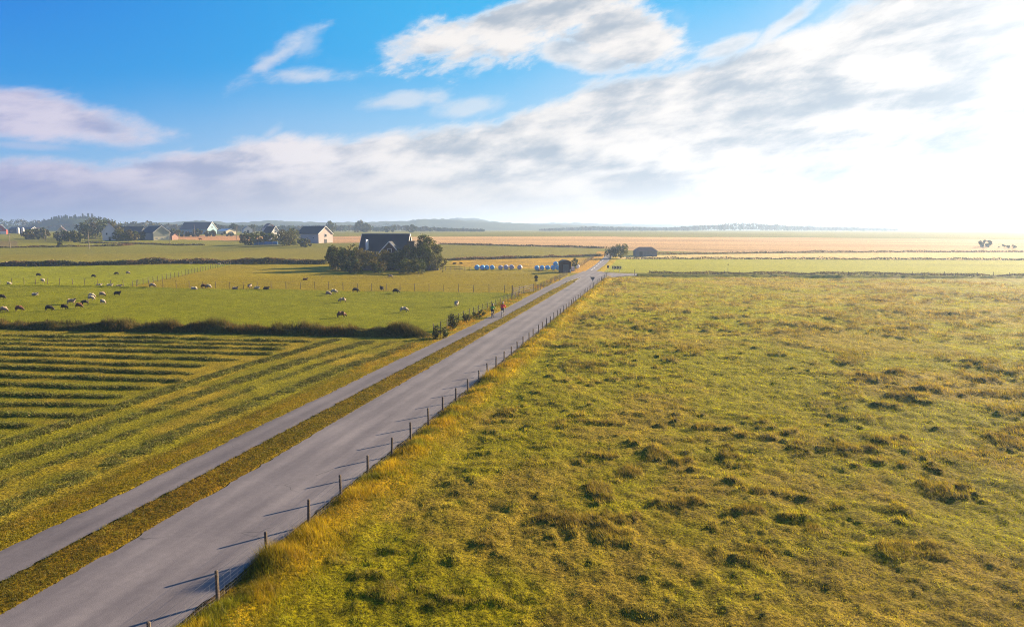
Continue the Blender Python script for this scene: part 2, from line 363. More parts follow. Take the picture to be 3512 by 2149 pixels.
def zone_cols(x, y, hay):
    C = np.empty(np.shape(x)+(3,)); D = -x*sy_+y*cy_
    n_l = fbm(x, y, 30, 3, 51)[..., None]; n_m = fbm(x, y, 5, 3, 52)[..., None]; n_s = fbm(x, y, .9, 3, 53)[..., None]; n_b = fbm(x, y*.35, 60, 4, 54)[..., None]
    C[:] = G_SHEEP*.75+pal(.04, .02, .02)
    C[:] = C*(.75+.5*n_b)
    # left pastures
    lp = (x < -22) & (D < 175)
    C[lp] = (G_SHEEP*(1-n_l)+G_SHEEP2*n_l)[lp]
    m = (x < -22) & (y < np.interp(x, [-140, -24], [113, 118.2])); C[m] = (G_SHEEP*(1.05-.25*n_m))[m]
    m = (x < -22) & (y >= np.interp(x, [-140, -24], [113, 118.2])) & (D < 260); C[m] = (G_SHEEP2*(.75+.35*n_l))[m]
    def Zo(poly, c, nn=None, amt=.3):
        k = inpoly(x, y, poly); f = (1-amt/2+amt*(n_m if nn is None else nn)); C[k] = (c*f)[k]
    Zo(Z_FAR_L, pal(.24, .21, .022), n_b, .6)
    Zo(Z_SHEEP_OUT, G_SHEEP*1.15, n_l, .3)
    Zo(Z_OLIVE, pal(.19, .15, .05), n_b, .4)
    st = fbm(x*.12, y, 14, 4, 57)[..., None]
    Zo(Z_STUB1, pal(.58, .36, .17), st, .7); Zo(Z_STUB2, pal(.52, .27, .12), st, .3); Zo(Z_STUB3, pal(.52, .30, .15), st, .5)
    Zo(Z_CREAM, pal(.68, .50, .20), st, .15); Zo(Z_GREEN, pal(.33, .33, .016), st, .35)
    Zo(Z_ORANGE, pal(.42, .26, .02), n_m, .9)
    # rough pasture
    pm = past_mask(x, y)
    far_dry = ss(D, 60, 150)[..., None]
    dry = np.clip(ss(fbm(x, y, 9, 5, 59, .65), .42, .66)[..., None]*.6+.2*far_dry, 0, 1)
    pc = G_PAST*(1-dry)+G_DRY*dry
    T = np.clip(tussock(x, y)+tussock2(x, y), 0, 1)[..., None]
    tc_ = G_TUSS*(1-far_dry)+pal(.24, .16, .055)*far_dry
    pc = pc*(1-.8*T)+tc_*.8*T
    pc = pc*(.7+.6*n_s)
    C[pm] = pc[pm]
    mm = mown_mask(x, y)
    mc = G_MOWN*(.75+.5*n_s); mc = mc*(1-.6*ss(n_m, .38, .6))+pal(.17, .185, .008)*.6*ss(n_m, .4, .65)
    h = ss(hay, .2, .5)[..., None]
    mc = mc*(1-h)+pal(.135, .135, .020)*h
    C[mm] = mc[mm]
    gold = np.exp(-((x+11.8+(fbm(x, y, 3, 2, 58)-.5)*1.8)/.95)**4)*(y < 166)*(x > -13.2); gold = gold[..., None]*(.55+.45*n_m)
    C[:] = C*(1-gold)+(G_GOLD*(.55+.7*n_s))*gold
    k = (x > path_r(y)) & (x < road_l(y)) & (y < 164); C[k] = (G_VERGE*(1-n_m)+pal(.25, .16, .008)*n_m)[k]
    k = (x < path_l(y)) & (x > path_l(y)-1.6) & (y < 166); C[k] = (C*.5+.5*(G_GOLD*(.5+.6*n_s)))[k]
    k = (np.abs(x+12.95) < .25) & (y < 166); C[k] = pal(.20, .15, .07)
    k = (x > road2_r(y)) & (x < road2_r(y)+2.2) & (y > 180) & (y < 300); C[k] = (G_GOLD*(.7+.4*n_s))[k]
    k = (x < road2_l(y)) & (x > road2_l(y)-4.5) & (y > 178) & (y < 300); C[k] = (pal(.50, .28, .03)*(.7+.5*n_s))[k]
    d, _ = linedist(x, y, HEDGE); k = d < 1.7; C[k] = (pal(.07, .075, .012)+0*n_s)[k]
    return np.clip(C*GA, 0, .9)
def ground():
    q = 1.0
    a_f = np.linspace(R(-47), R(47), 1250)
    a_c = np.linspace(R(47), R(313), 60)[1:-1]
    ang = np.concatenate([a_f, a_c]); na = len(ang)
    rs = [0.5, 3, 6, 9, 11.5, 13]
    while rs[-1] < 420: rs.append(rs[-1]*(1.0048 if rs[-1] > 15 else 1.02))
    while rs[-1] < 9500: rs.append(rs[-1]*1.02)
    rs = np.array(rs); nr = len(rs)
    A, Rr = np.meshgrid(ang, rs)
    # bearing measured from the view heading, clockwise positive
    x = Rr*(np.sin(A)*cy_-np.cos(A)*sy_); y = Rr*(np.sin(A)*sy_+np.cos(A)*cy_)
    z = height(x, y); z = z-np.clip(Rr-9000, 0, 1e9)*.02
    hay = np.where(mown_mask(x, y), windrow_f(x, y), 0)
    C = zone_cols(x, y, hay)
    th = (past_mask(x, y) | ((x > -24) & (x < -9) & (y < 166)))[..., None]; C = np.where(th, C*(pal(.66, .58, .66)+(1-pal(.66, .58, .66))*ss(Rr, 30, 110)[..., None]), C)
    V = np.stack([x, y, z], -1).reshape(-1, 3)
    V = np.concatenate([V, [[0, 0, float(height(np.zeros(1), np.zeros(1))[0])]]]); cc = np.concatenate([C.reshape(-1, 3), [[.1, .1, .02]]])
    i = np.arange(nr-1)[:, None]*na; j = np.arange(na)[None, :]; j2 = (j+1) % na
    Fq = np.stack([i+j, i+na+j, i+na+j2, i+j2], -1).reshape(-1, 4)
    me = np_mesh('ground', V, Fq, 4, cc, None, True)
    m, N, o = new_mat('ground_cover'); p = N.new('ShaderNodeBsdfPrincipled'); N.l.new(p.outputs[0], o.inputs[0])
    a = N.new('ShaderNodeAttribute', attribute_name='col'); tcn = N.new('ShaderNodeTexCoord')
    n = N.noise(tcn.outputs['Object'], 9.0, 5, .7); n_ = N.noise(tcn.outputs['Object'], .6, 5, .65)
    c = N.mix(1.0, a.outputs['Color'], N.mix(N.mr(n, .35, .65), lin(.25, .27, .25), lin(1.75, 1.7, 1.5)), 'MULTIPLY')
    c = N.mix(1.0, c, N.mix(N.mr(n_, .35, .65), lin(.85, .88, .85), lin(1.15, 1.12, 1.1)), 'MULTIPLY')
    N.l.new(c, p.inputs['Base Color']); p.inputs['Roughness'].default_value = .95; p.inputs['Specular IOR Level'].default_value = .05
    
    b = N.new('ShaderNodeBump'); b.inputs['Strength'].default_value = 1.0; b.inputs['Distance'].default_value = .10
    N.l.new(n, b.inputs['Height']); N.l.new(b.outputs[0], p.inputs['Normal'])
    me.materials.append(m); o_ = link(bpy.data.objects.new('ground', me)); tag(o_, kind='structure')
    return o_
ground()

# ------------------------------------------------------------------ asphalt
def asphalt(name, c1, c2, scale=40):
    m, N, o = new_mat(name); p = N.new('ShaderNodeBsdfPrincipled'); N.l.new(p.outputs[0], o.inputs[0])
    tcn = N.new('ShaderNodeTexCoord'); v = tcn.outputs['Object']
    mp = N.new('ShaderNodeMapping'); N.l.new(v, mp.inputs[0]); mp.inputs['Scale'].default_value = (1, .12, 1)
    fine = N.noise(v, scale, 3, .8); big = N.noise(mp.outputs[0], 1.1, 5, .6); pat = N.noise(v, .25, 4, .6); mot = N.noise(v, 4.0, 4, .7)
    c = N.mix(N.mr(fine, .38, .62), c1, c2)
    c = N.mix(1.0, c, N.mix(N.mr(big, .3, .7), lin(.82, .82, .84), lin(1.12, 1.12, 1.1)), 'MULTIPLY')
    c = N.mix(1.0, c, N.mix(N.mr(pat, .3, .7), lin(.88, .88, .9), lin(1.1, 1.1, 1.1)), 'MULTIPLY')
    c = N.mix(1.0, c, N.mix(N.mr(mot, .35, .65), lin(.95, .95, .95), lin(1.05, 1.05, 1.05)), 'MULTIPLY')
    vo = N.new('ShaderNodeTexVoronoi', feature='DISTANCE_TO_EDGE'); dn = N.new('ShaderNodeVectorMath', operation='ADD')
    ns = N.new('ShaderNodeTexNoise'); N.l.new(v, ns.inputs['Vector']); ns.inputs['Scale'].default_value = .8; N.l.new(ns.outputs[1], dn.inputs[0]); N.l.new(v, dn.inputs[1]); N.l.new(dn.outputs[0], vo.inputs['Vector']); vo.inputs['Scale'].default_value = .16
    sx = N.new('ShaderNodeSeparateXYZ'); N.l.new(v, sx.inputs[0]); trk = N.m('SINE', N.m('MULTIPLY', N.m('ADD', sx.outputs[0], N.m('MULTIPLY', N.noise(mp.outputs[0], .25, 2), .8)), 4.7)); c = N.mix(1.0, c, N.mix(N.mr(trk, -1.0, 1.0), lin(.90, .90, .91), lin(1.08, 1.08, 1.07)), 'MULTIPLY')
    grit = N.mr(N.noise(v, 130, 2, .7), .62, .72); c = N.mix(N.m('MULTIPLY', grit, .35), c, lin(.34, .31, .29))
    crack = N.m('MULTIPLY', N.mr(vo.outputs['Distance'], .004, .001), N.mr(N.noise(v, .3, 2), .5, .62))
    c = N.mix(N.m('MULTIPLY', crack, .6), c, lin(.03, .03, .03))
    N.l.new(c, p.inputs['Base Color']); p.inputs['Roughness'].default_value = .82; p.inputs['Specular IOR Level'].default_value = .25
    b = N.new('ShaderNodeBump'); b.inputs['Strength'].default_value = .35; b.inputs['Distance'].default_value = .01; N.l.new(fine, b.inputs['Height']); N.l.new(b.outputs[0], p.inputs['Normal'])
    return m
M['road'] = asphalt('road_asphalt', lin(.088, .079, .082), lin(.140, .127, .130))
M['path'] = asphalt('path_asphalt', lin(.070, .062, .065), lin(.112, .101, .105), 55)
M['grey_edge'] = mat_plain('kerb_stone', lin(.11, .105, .10), .9, .2, 6)
M['paint'] = mat_plain('road_paint', lin(.62, .62, .60), .7, .25, 8)
def strip(name, L, Rf, ys, mat, z=0.0, wob=.04, seed=1):
    V = []; Fc = []
    for i, y in enumerate(ys):
        l = float(L(y))+(float(vn(np.array([y*2.9]), np.array([seed*3.0]), seed)[0])-.5)*wob*2+(float(vn(np.array([y*.31]), np.array([seed*5.0]), seed+9)[0])-.5)*wob*2
        r = float(Rf(y))+(float(vn(np.array([y*2.9]), np.array([seed*7.0]), seed+4)[0])-.5)*wob*2
        for x in (l, (l+r)/2, r): V.append((x, y, float(terr(x, y))+z))
    for i in range(len(ys)-1):
        for k in (0, 1): a = i*3+k; Fc.append((a, a+1, a+4, a+3))
    me = bpy.data.meshes.new(name); me.from_pydata(V, [], Fc); me.materials.append(mat)
    o = link(bpy.data.objects.new(name, me)); tag(o, kind='structure'); return o
ys = np.concatenate([np.arange(-8, 80, .2), np.arange(80, 167.01, 1.0)])
strip('road', road_l, road_r, ys, M['road'], 0.0, .09, 3)
strip('cycle_path', path_l, path_r, ys[ys < 164], M['path'], 0.004, .08, 5)
strip('far_road', road2_l, road2_r, np.arange(163, 331, 1.5), M['road'], .008, .03, 8)
def poly_sheet(name, pts, z, mat):
    me = bpy.data.meshes.new(name); me.from_pydata([(x, y, float(terr(x, y))+z) for x, y in pts], [], [tuple(range(len(pts)))]); me.materials.append(mat)
    o = link(bpy.data.objects.new(name, me)); tag(o, kind='structure'); return o
poly_sheet('side_road', [(-14, 150)]+JUNC[1:]+[(-20.5, 186), (-21, 172), (-21.4, 163), (-18.2, 160), (-18, 150)], .012, M['road'])
mk = [(-18.9, 190, 196), (-19.1, 199, 205), (-19.3, 208, 214), (-19.6, 217, 223), (-19.9, 228, 234), (-20.2, 240, 246)]
V = []; Fc = []
for x, y0, y1 in mk:
    a = len(V); V += [(x-.09, y0, terr(x, y0)+.016), (x+.09, y0, terr(x, y0)+.016), (x-.02, y1, terr(x, y1)+.016), (x-.20, y1, terr(x, y1)+.016)]; Fc.append((a, a+1, a+2, a+3))
me = bpy.data.meshes.new('road_marking'); me.from_pydata([tuple(map(float, v)) for v in V], [], Fc); me.materials.append(M['paint']); tag(link(bpy.data.objects.new('road_marking', me)), kind='structure')
# kerb round the nose of the verge
kv = [(-19.6, 146), (-19.2, 152), (-18.75, 157), (-18.45, 159.5), (-18.2, 158.5), (-18.05, 152), (-18.05, 146)]
bm = bmesh.new()
for (x0, y0), (x1, y1) in zip(kv[:-1], kv[1:]):
    d = Vector((x1-x0, y1-y0, 0)); n = Vector((-d.y, d.x, 0)).normalized()*.08
    q = [Vector((x0, y0, 0))-n, Vector((x1, y1, 0))-n, Vector((x1, y1, 0))+n, Vector((x0, y0, 0))+n]
    lo = [bm.verts.new(v+Vector((0, 0, -.05))) for v in q]; hi = [bm.verts.new(v+Vector((0, 0, .12))) for v in q]
    bm.faces.new(hi)
    for k in range(4): bm.faces.new((lo[k], lo[(k+1) % 4], hi[(k+1) % 4], hi[k]))
me = bpy.data.meshes.new('kerb'); bm.to_mesh(me); bm.free(); me.materials.append(M['grey_edge']); tag(link(bpy.data.objects.new('kerb', me)), kind='structure')

# ------------------------------------------------------------------ grass
def sample(n, r0, r1, a0, a1, mask):
    r = np.exp(rng.uniform(math.log(r0), math.log(r1), n)); a = rng.uniform(R(a0), R(a1), n)
    x = r*(np.sin(a)*cy_-np.cos(a)*sy_); y = r*(np.sin(a)*sy_+np.cos(a)*cy_)
    k = mask(x, y); return x[k], y[k], r[k]
def blades(name, x, y, h, w, col, nb, spread, lean=.35, mat=None, label=None, cat='grass', wind=(-.5, .3), z=None, jit=.5, raw=False):
    n = len(x)
    if z is None: z = height(x, y)
    P = np.repeat(np.stack([x, y, z], -1), nb, 0); N_ = n*nb
    h = np.repeat(h, nb)*rng.uniform(.55, 1.15, N_); w = np.repeat(w, nb)*rng.uniform(.7, 1.3, N_); sp = np.repeat(np.broadcast_to(spread, (n,)), nb)
    ph = rng.uniform(0, 2*np.pi, N_); rr = np.sqrt(rng.uniform(0, 1, N_))*sp
    P[:, 0] += np.cos(ph)*rr; P[:, 1] += np.sin(ph)*rr
    th = rng.uniform(0, 2*np.pi, N_); s = np.stack([np.cos(th), np.sin(th), 0*th], -1)*w[:, None]/2
    ld = rng.uniform(0, 2*np.pi, N_); la = lean*rng.uniform(.2, 1.4, N_)
    tip = np.stack([np.cos(ld)*la+wind[0]*lean, np.sin(ld)*la+wind[1]*lean, np.ones(N_)], -1)*h[:, None]
    P[:, 2] -= .02
    V = np.stack([P-s, P+s, P+tip], 1).reshape(-1, 3)
    c = np.repeat(col, nb, 0)*(1+jit*rng.uniform(-1, 1, (N_, 1))); c = c*(1+.12*rng.uniform(-1, 1, (N_, 3)))
    c = np.repeat(np.clip(c*(1 if raw else GA), .002, .9), 3, 0)
    me = np_mesh(name, V, np.arange(len(V)).reshape(-1, 3), 3, c, mat or M['grass'])
    o = link(bpy.data.objects.new(name, me)); tag(o, label, cat, kind='stuff'); return o
Q = 1.0
# rough pasture
x, y, r = sample(int(250000*Q), 14, 175, -22, 44, lambda x, y: past_mask(x, y) & (x > -11.2))
T = np.clip(tussock(x, y)+.8*tussock2(x, y), 0, 1); C = zone_cols(x, y, np.zeros(len(x)))
h = (.055+.15*T)*(r/20)**.42; w = .011*(r/20)**.85
dr = (rng.uniform(0, 1, len(x)) < .12+.25*T)[:, None]
C = np.where(dr, C*.5+pal(.22, .145, .045)*.5, C*1.3)*(.15+1.75*fbm(x, y, .45, 3, 70, .7)[:, None])
blades('pasture_grass', x, y, h, w, C, 5, .10*(r/20)**.8, .65, raw=True, label='rough tussocky grass covering the big pasture beside the road', cat='grass')
# golden tall grass beside the fence
x, y, r = sample(int(330000*Q), 13, 170, -36, 16, lambda x, y: (x > -12.85) & (x < -10.5) & (y < 166))
C = G_GOLD*(.65+.7*fbm(x, y, 1.1, 3, 71)[:, None]); gr = ss(fbm(x, y, 1.2, 3, 72), .42, .6)[:, None]
C = C*(1-gr)+pal(.24, .24, .005)*gr; br = ss(fbm(x, y, 1.5, 3, 73), .5, .64)[:, None]*.4; C = C*(1-br)+pal(.36, .21, .012)*br; og = ss(x+.6*(fbm(x, y, 1.5, 2, 87)-.5), -11.7, -10.7)[:, None]*.8; C = C*(1-og)+pal(.27, .26, .006)*og; dk = (rng.uniform(0, 1, len(x)) < .16)[:, None]; C = np.where(dk, C*.45, C)
edge = np.exp(-((x+12.0)/.85)**2)
h = (.08+.27*edge*ss(fbm(x, y, 1.6, 3, 74), .30, .7))*(1+np.clip(r-20, 0, 200)/260)
for cx, cy, hh, rr in ((-12.3, 19.6, .45, .65), (-12.0, 21.8, .12, .8), (-11.9, 48.5, .3, .9), (-12.2, 15.0, .3, .7)): h = h+hh*np.exp(-((x-cx)**2+(y-cy)**2)/rr**2)
blades('roadside_grass', x, y, h, .012*(r/20)**.8, C, 5, .10*(r/20)**.6, .5, label='tall golden grass growing under the wire fence along the road', cat='grass')
# verge between path and road, and the edge of the path
x, y, r = sample(int(150000*Q), 13, 165, -38, 6, lambda x, y: (x > path_r(y)-.02) & (x < road_l(y)+.05) & (y < 158))
C = (G_VERGE*(.7+.6*fbm(x, y, .8, 2, 75)[:, None])); k = ss(fbm(x, y, 1.3, 2, 76), .45, .6)[:, None]; C = C*(1-k)+pal(.26, .185, .006)*k; k = ss(fbm(x, y, .8, 2, 86), .5, .65)[:, None]; C = C*(1-k)+pal(.10, .10, .004)*k
blades('verge_grass', x, y, .085*(r/20)**.3+0*x, .012*(r/20)**.85, C, 5, .06*(r/20)**.7, .7, label='short yellow and green grass strip between cycle path and road', cat='grass')
x, y, r = sample(int(150000*Q), 13, 170, -42, 4, lambda x, y: (x > path_l(y)-2.2) & (x < path_l(y)+.08) & (y < 166))
C = (G_VERGE*(.7+.7*fbm(x, y, .9, 2, 77)[:, None])); k = ss(fbm(x, y, 2.3, 2, 78), .42, .6)[:, None]*ss(y, 20, 70)[:, None]; C = C*(1-k)+pal(.45, .26, .012)*k
h = .10+.32*ss(y, 68, 80)*np.exp(-((x+23.2)/1.0)**2)*(fbm(x, y, 1.6, 2, 79)*1.6); h = h*(1+np.clip(r-20, 0, 200)/200)
blades('path_side_grass', x, y, h, .012*(r/20)**.85, C, 5, .07*(r/20)**.6, .6, label='weedy grass along the outer edge of the cycle path', cat='grass')
# mown field stubble and rows
x, y, r = sample(int(130000*Q), 20, 120, -40, -5, lambda x, y: mown_mask(x, y))
hw = windrow_f(x, y); k = hw < .25; x, y, r = x[k], y[k], r[k]
C = zone_cols(x, y, np.zeros(len(x)))*1.15
blades('stubble_grass', x, y, .055*(r/25)**.3+0*x, .010*(r/20)**.85, C, 4, .07*(r/20)**.7, .5, raw=True, label='short mown grass stubble between the windrows', cat='grass')
x, y, r = sample(int(520000*Q), 20, 120, -40, -5, lambda x, y: mown_mask(x, y))
hw = windrow_f(x, y); k = (hw > .24+.25*rng.uniform(0, 1, len(x))); x, y, r, hw = x[k], y[k], r[k], hw[k]
C = pal(.135, .145, .022)*(.45+1.1*fbm(x, y, .9, 2, 80)[:, None]); k = (rng.uniform(0, 1, len(x)) < .2)[:, None]; C = np.where(k, pal(.26, .22, .06), C)
blades('cut_grass_rows', x, y, (.045+.06*hw)*(r/25)**.3, .022*(r/20)**.75, C, 5, .12*(r/20)**.6, 1.5, mat=M['hay'], label='rows of freshly cut grass lying in the mown field', cat='grass')
# sheep pastures
x, y, r = sample(int(110000*Q), 66, 175, -42, 2, lambda x, y: (x < -22.5) & ~mown_mask(x, y) & (linedist(x, y, HEDGE)[0] > 1.2) & (y > np.interp(x, [p[0] for p in HEDGE], [p[1] for p in HEDGE])))
C = zone_cols(x, y, np.zeros(len(x)))*1.05
blades('sheep_pasture_grass', x, y, .07*(r/60)**.5*(.6+.9*fbm(x, y, 2.2, 2, 81)), .018*(r/60)**.9, C, 4, .16, .6, raw=True, label='short green grass of the pastures where the sheep graze', cat='grass')
# overgrown bank (dark hedge)
x, y, r = sample(int(260000*Q), 60, 150, -47, -5, lambda x, y: (linedist(x, y, HEDGE)[0] < 1.6))
d, al = linedist(x, y, HEDGE)
C = pal(.075, .072, .014)*(.6+.8*fbm(x, y, 1.3, 2, 83)[:, None]); k = (rng.uniform(0, 1, len(x)) < .25*ss(fbm(x, y, 3, 2, 84), .4, .6)+.08)[:, None]; C = np.where(k, pal(.25, .15, .04), C)
h = .62*np.exp(-(d/1.2)**4)*(.15+1.6*ss(fbm(x, y, 1.8, 4, 85, .6), .25, .75))*(.45+.55*ss(x, -22.5, -27))
blades('overgrown_bank', x, y, h, .028+0*x, C, 5, .13, .45, label='dark overgrown bank of rushes and weeds between mown field and sheep pasture', cat='bank')
# ------------------------------------------------------------------ mesh builder
class MB:
    def __init__(s): s.v = []; s.f = []
    def add(s, V, Fc):
        a = len(s.v); s.v += [tuple(p) for p in V]; s.f += [tuple(i+a for i in f) for f in Fc]
    def box(s, x0, x1, y0, y1, z0, z1):
        s.add([(x0, y0, z0), (x1, y0, z0), (x1, y1, z0), (x0, y1, z0), (x0, y0, z1), (x1, y0, z1), (x1, y1, z1), (x0, y1, z1)],
              [(3, 2, 1, 0), (4, 5, 6, 7), (0, 1, 5, 4), (1, 2, 6, 5), (2, 3, 7, 6), (3, 0, 4, 7)])
    def tube(s, p, q, r0, r1=None, n=8, cap=True):
        p, q = Vector(p), Vector(q); r1 = r0 if r1 is None else r1; d = (q-p).normalized()
        a = d.orthogonal().normalized(); b = d.cross(a); V = []
        for c, r in ((p, r0), (q, r1)):
            for i in range(n):
                t = 2*math.pi*i/n; V.append(c+(a*math.cos(t)+b*math.sin(t))*r)
        Fc = [(i, (i+1) % n, n+(i+1) % n, n+i) for i in range(n)]
        if cap: Fc += [tuple(range(n-1, -1, -1)), tuple(range(n, 2*n))]
        s.add(V, Fc)
    def bar(s, p, q, w, t):
        """flat board from p to q, w high, t thick"""
        p, q = Vector(p), Vector(q); d = (q-p).normalized(); up = Vector((0, 0, 1)); n = d.cross(up)
        n = n.normalized() if n.length > 1e-4 else Vector((1, 0, 0)); u = n.cross(d).normalized()
        V = [c+n*(sx*t/2)+u*(sz*w/2) for c in (p, q) for sx, sz in ((-1, -1), (1, -1), (1, 1), (-1, 1))]
        s.add(V, [(3, 2, 1, 0), (4, 5, 6, 7), (0, 1, 5, 4), (1, 2, 6, 5), (2, 3, 7, 6), (3, 0, 4, 7)])
    def torus(s, c, R0, r, axis='y', n=28, m=6):
        V = []
        for i in range(n):
            a = 2*math.pi*i/n
            for j in range(m):
                b = 2*math.pi*j/m; rr = R0+r*math.cos(b); V.append((c[0]+rr*math.cos(a), c[1]+r*math.sin(b), c[2]+rr*math.sin(a)))
        s.add(V, [(i*m+j, ((i+1) % n)*m+j, ((i+1) % n)*m+(j+1) % m, i*m+(j+1) % m) for i in range(n) for j in range(m)])
    def blob(s, c, r, n=10, m=7, jit=0.0):
        V = []; r = r if hasattr(r, '__len__') else (r, r, r)
        V.append((c[0], c[1], c[2]-r[2]))
        for j in range(1, m):
            t = math.pi*j/m
            for i in range(n):
                a = 2*math.pi*i/n; k = 1+random.uniform(-jit, jit)
                V.append((c[0]+r[0]*k*math.sin(t)*math.cos(a), c[1]+r[1]*k*math.sin(t)*math.sin(a), c[2]-r[2]*k*math.cos(t)))
        V.append((c[0], c[1], c[2]+r[2])); L = len(V)-1
        Fc = [(0, 1+(i+1) % n, 1+i) for i in range(n)]
        for j in range(m-2):
            for i in range(n): a = 1+j*n+i; b = 1+j*n+(i+1) % n; Fc.append((a, b, b+n, a+n))
        Fc += [(L, L-n+i, L-n+(i+1) % n) for i in range(n)]
        s.add(V, Fc)
    def mesh(s, name, mat, smooth=False):
        me = bpy.data.meshes.new(name); me.from_pydata(s.v, [], s.f); me.materials.append(mat)
        if smooth: me.polygons.foreach_set('use_smooth', [True]*len(me.polygons))
        me.update(); return me
    def build(s, name, mat, parent=None, smooth=False, label=None):
        o = bpy.data.objects.new(name, s.mesh(name, mat, smooth)); link(o, parent)
        if label: o['label'] = label
        return o
def copy_tree(o, parent=None):
    c = o.copy(); COL.objects.link(c); c.parent = parent
    for ch in o.children: copy_tree(ch, c)
    return c

M['post'] = mat_plain('weathered_post', lin(.13, .10, .075), .9, .3, 14, bump=.5, col2=lin(.05, .04, .03))
M['wire'] = mat_plain('galvanised_wire', lin(.22, .22, .22), .6, .1, 8, metal=.6)
M['darkwood'] = mat_plain('dark_wood', lin(.06, .045, .035), .85, .3, 5, bump=.4)
# ------------------------------------------------------------------ fences
def walk(pts, sp, jit=.12):
    """points every sp metres along a polyline"""
    res = []; left = 0.0
    for (x0, y0), (x1, y1) in zip(pts[:-1], pts[1:]):
        L = math.hypot(x1-x0, y1-y0); t = left
        while t <= L:
            k = t/L; res.append((x0+(x1-x0)*k, y0+(y1-y0)*k)); t += sp+random.uniform(-jit, jit)
        left = t-L
    return res
def zh(x, y): return float(height(np.array([x]), np.array([y]))[0])
def fence(name, label, pts, hgt, rad, wires, mat_post=None, net=False, base=None, group=None, wr=.006, braces=()):
    x0, y0 = pts[0]; z0 = zh(x0, y0); root = empty(name, (x0, y0, z0), 0, label, 'fence', group)
    tops = []; proto = None
    for i, (x, y) in enumerate(pts):
        z = (zh(x, y) if base is None else base)
        if i % 4 == 0:
            b = MB(); r0 = rad; n = 7
            b.tube((0, 0, -.25), (0, 0, hgt), rad*1.08, rad*.92, n)
            b.tube((0, 0, hgt+.0005), (0, 0, hgt+.02), rad*.9, rad*.55, n)
            proto = b.mesh('post', mat_post or M['post'])
        o = bpy.data.objects.new('post', proto); link(o, root)
        hs = random.uniform(.93, 1.06); o.location = (x-x0, y-y0, z-z0); o.rotation_euler = (R(random.uniform(-2.5, 2.5)), R(random.uniform(-2.5, 2.5)), random.uniform(0, 6)); o.scale = (1, 1, hs)
        tops.append((x-x0, y-y0, z-z0, hs*hgt))
    b = MB()
    for fr in wires:
        for p, q in zip(tops[:-1], tops[1:]):
            a = Vector((p[0], p[1], p[2]+hgt*fr)); c = Vector((q[0], q[1], q[2]+hgt*fr)); m = (a+c)/2; m.z -= .012
            b.tube(a, m, wr, wr, 3, False); b.tube(m, c, wr, wr, 3, False)
    if net:
        for p, q in zip(tops[:-1], tops[1:]):
            if p[1]+y0 > 52: break
            for k in range(8):
                t = k/8; x = p[0]+(q[0]-p[0])*t; y = p[1]+(q[1]-p[1])*t; z = p[2]+(q[2]-p[2])*t
                b.tube((x, y, z+.02), (x, y, z+hgt*wires[-2]), wr*.7, wr*.7, 3, False)
    b.build('wire_netting' if net else 'wires', M['wire'], root)
    for i, j, in braces:
        p = tops[i]; q = tops[j]; bb = MB(); k = .8
        bb.tube((p[0], p[1], p[2]+p[3]*.85), (p[0]+(q[0]-p[0])*k, p[1]+(q[1]-p[1])*k, p[2]), rad*.8, rad*.8, 6); bb.build('brace', M['post'], root)
    return root
fence('wire_fence', 'long wire netting fence with wooden posts between road and golden grass', [(-12.72+random.uniform(-.05, .05), y) for y in np.arange(11.82, 166, 2.75)], .95, .058, (.1, .2, .31, .43, .56, .72, .93), net=True, base=0.0, wr=.0030)
fence('wire_fence', 'fence of short posts along the cycle path edge beside the cyclists', walk([(-23.6, 70), (-23.7, 88), (-23.1, 106), (-22.9, 112)], 2.3), 1.05, .05, (.3, .55, .9))
fence('wire_fence', 'fence of closely set posts beside the cycle path between gate and dark shed', walk([(-21.9, 123), (-22.2, 140), (-22.4, 158), (-22.6, 170)], 1.9), 1.15, .05, (.3, .55, .9))
fence('wire_fence', 'wire fence crossing the sheep pasture leftwards from the wooden gate', walk([(-24.2, 118.6), (-44, 118.4), (-60, 118.3), (-77, 116.4), (-99.5, 115.0), (-128, 113.7), (-150, 112.5)], 2.75), 1.35, .055, (.35, .6, .95))
fence('wire_fence', 'wire fence running slantwise uphill through the far pasture between bright and brownish grass', walk([(-99.6, 115.4), (-112, 147), (-124, 175), (-134, 199)], 2.9), 1.3, .055, (.35, .6, .95))
fence('wire_fence', 'straight wire fence on the dark bank between rough pasture and the bright green field', walk([(-6.5, 170.2), (-8.3+30, 172.9), (80, 178.6), (150, 186)], 3.5), 1.35, .06, (.35, .6, .95), braces=((13, 12), (14, 15)))
fence('wire_fence', 'fence beside the far road in tall orange grass past the shed', walk([(-23.6, 182), (-24, 215), (-25, 262)], 2.4), 1.3, .05, (.4, .9))
# rails by the farm
p, q = gp(1494, 926), gp(1612, 929)
root = empty('rail_fence', p, math.atan2(q.y-p.y, q.x-p.x), 'low grey rail fence on the pasture beside the farm garden', 'fence')
L = (q-p).length
for i in range(8):
    b = MB(); b.box(-.07, .07, -.06, .06, -.2, 1.15); o = b.build('post', M['post'], root); o.location = (L*i/7, 0, 0)
for z in (.5, .95):
    b = MB(); b.bar((0, -.09, z), (L*.8, -.09, z), .12, .05); b.build('rail', M['post'], root)
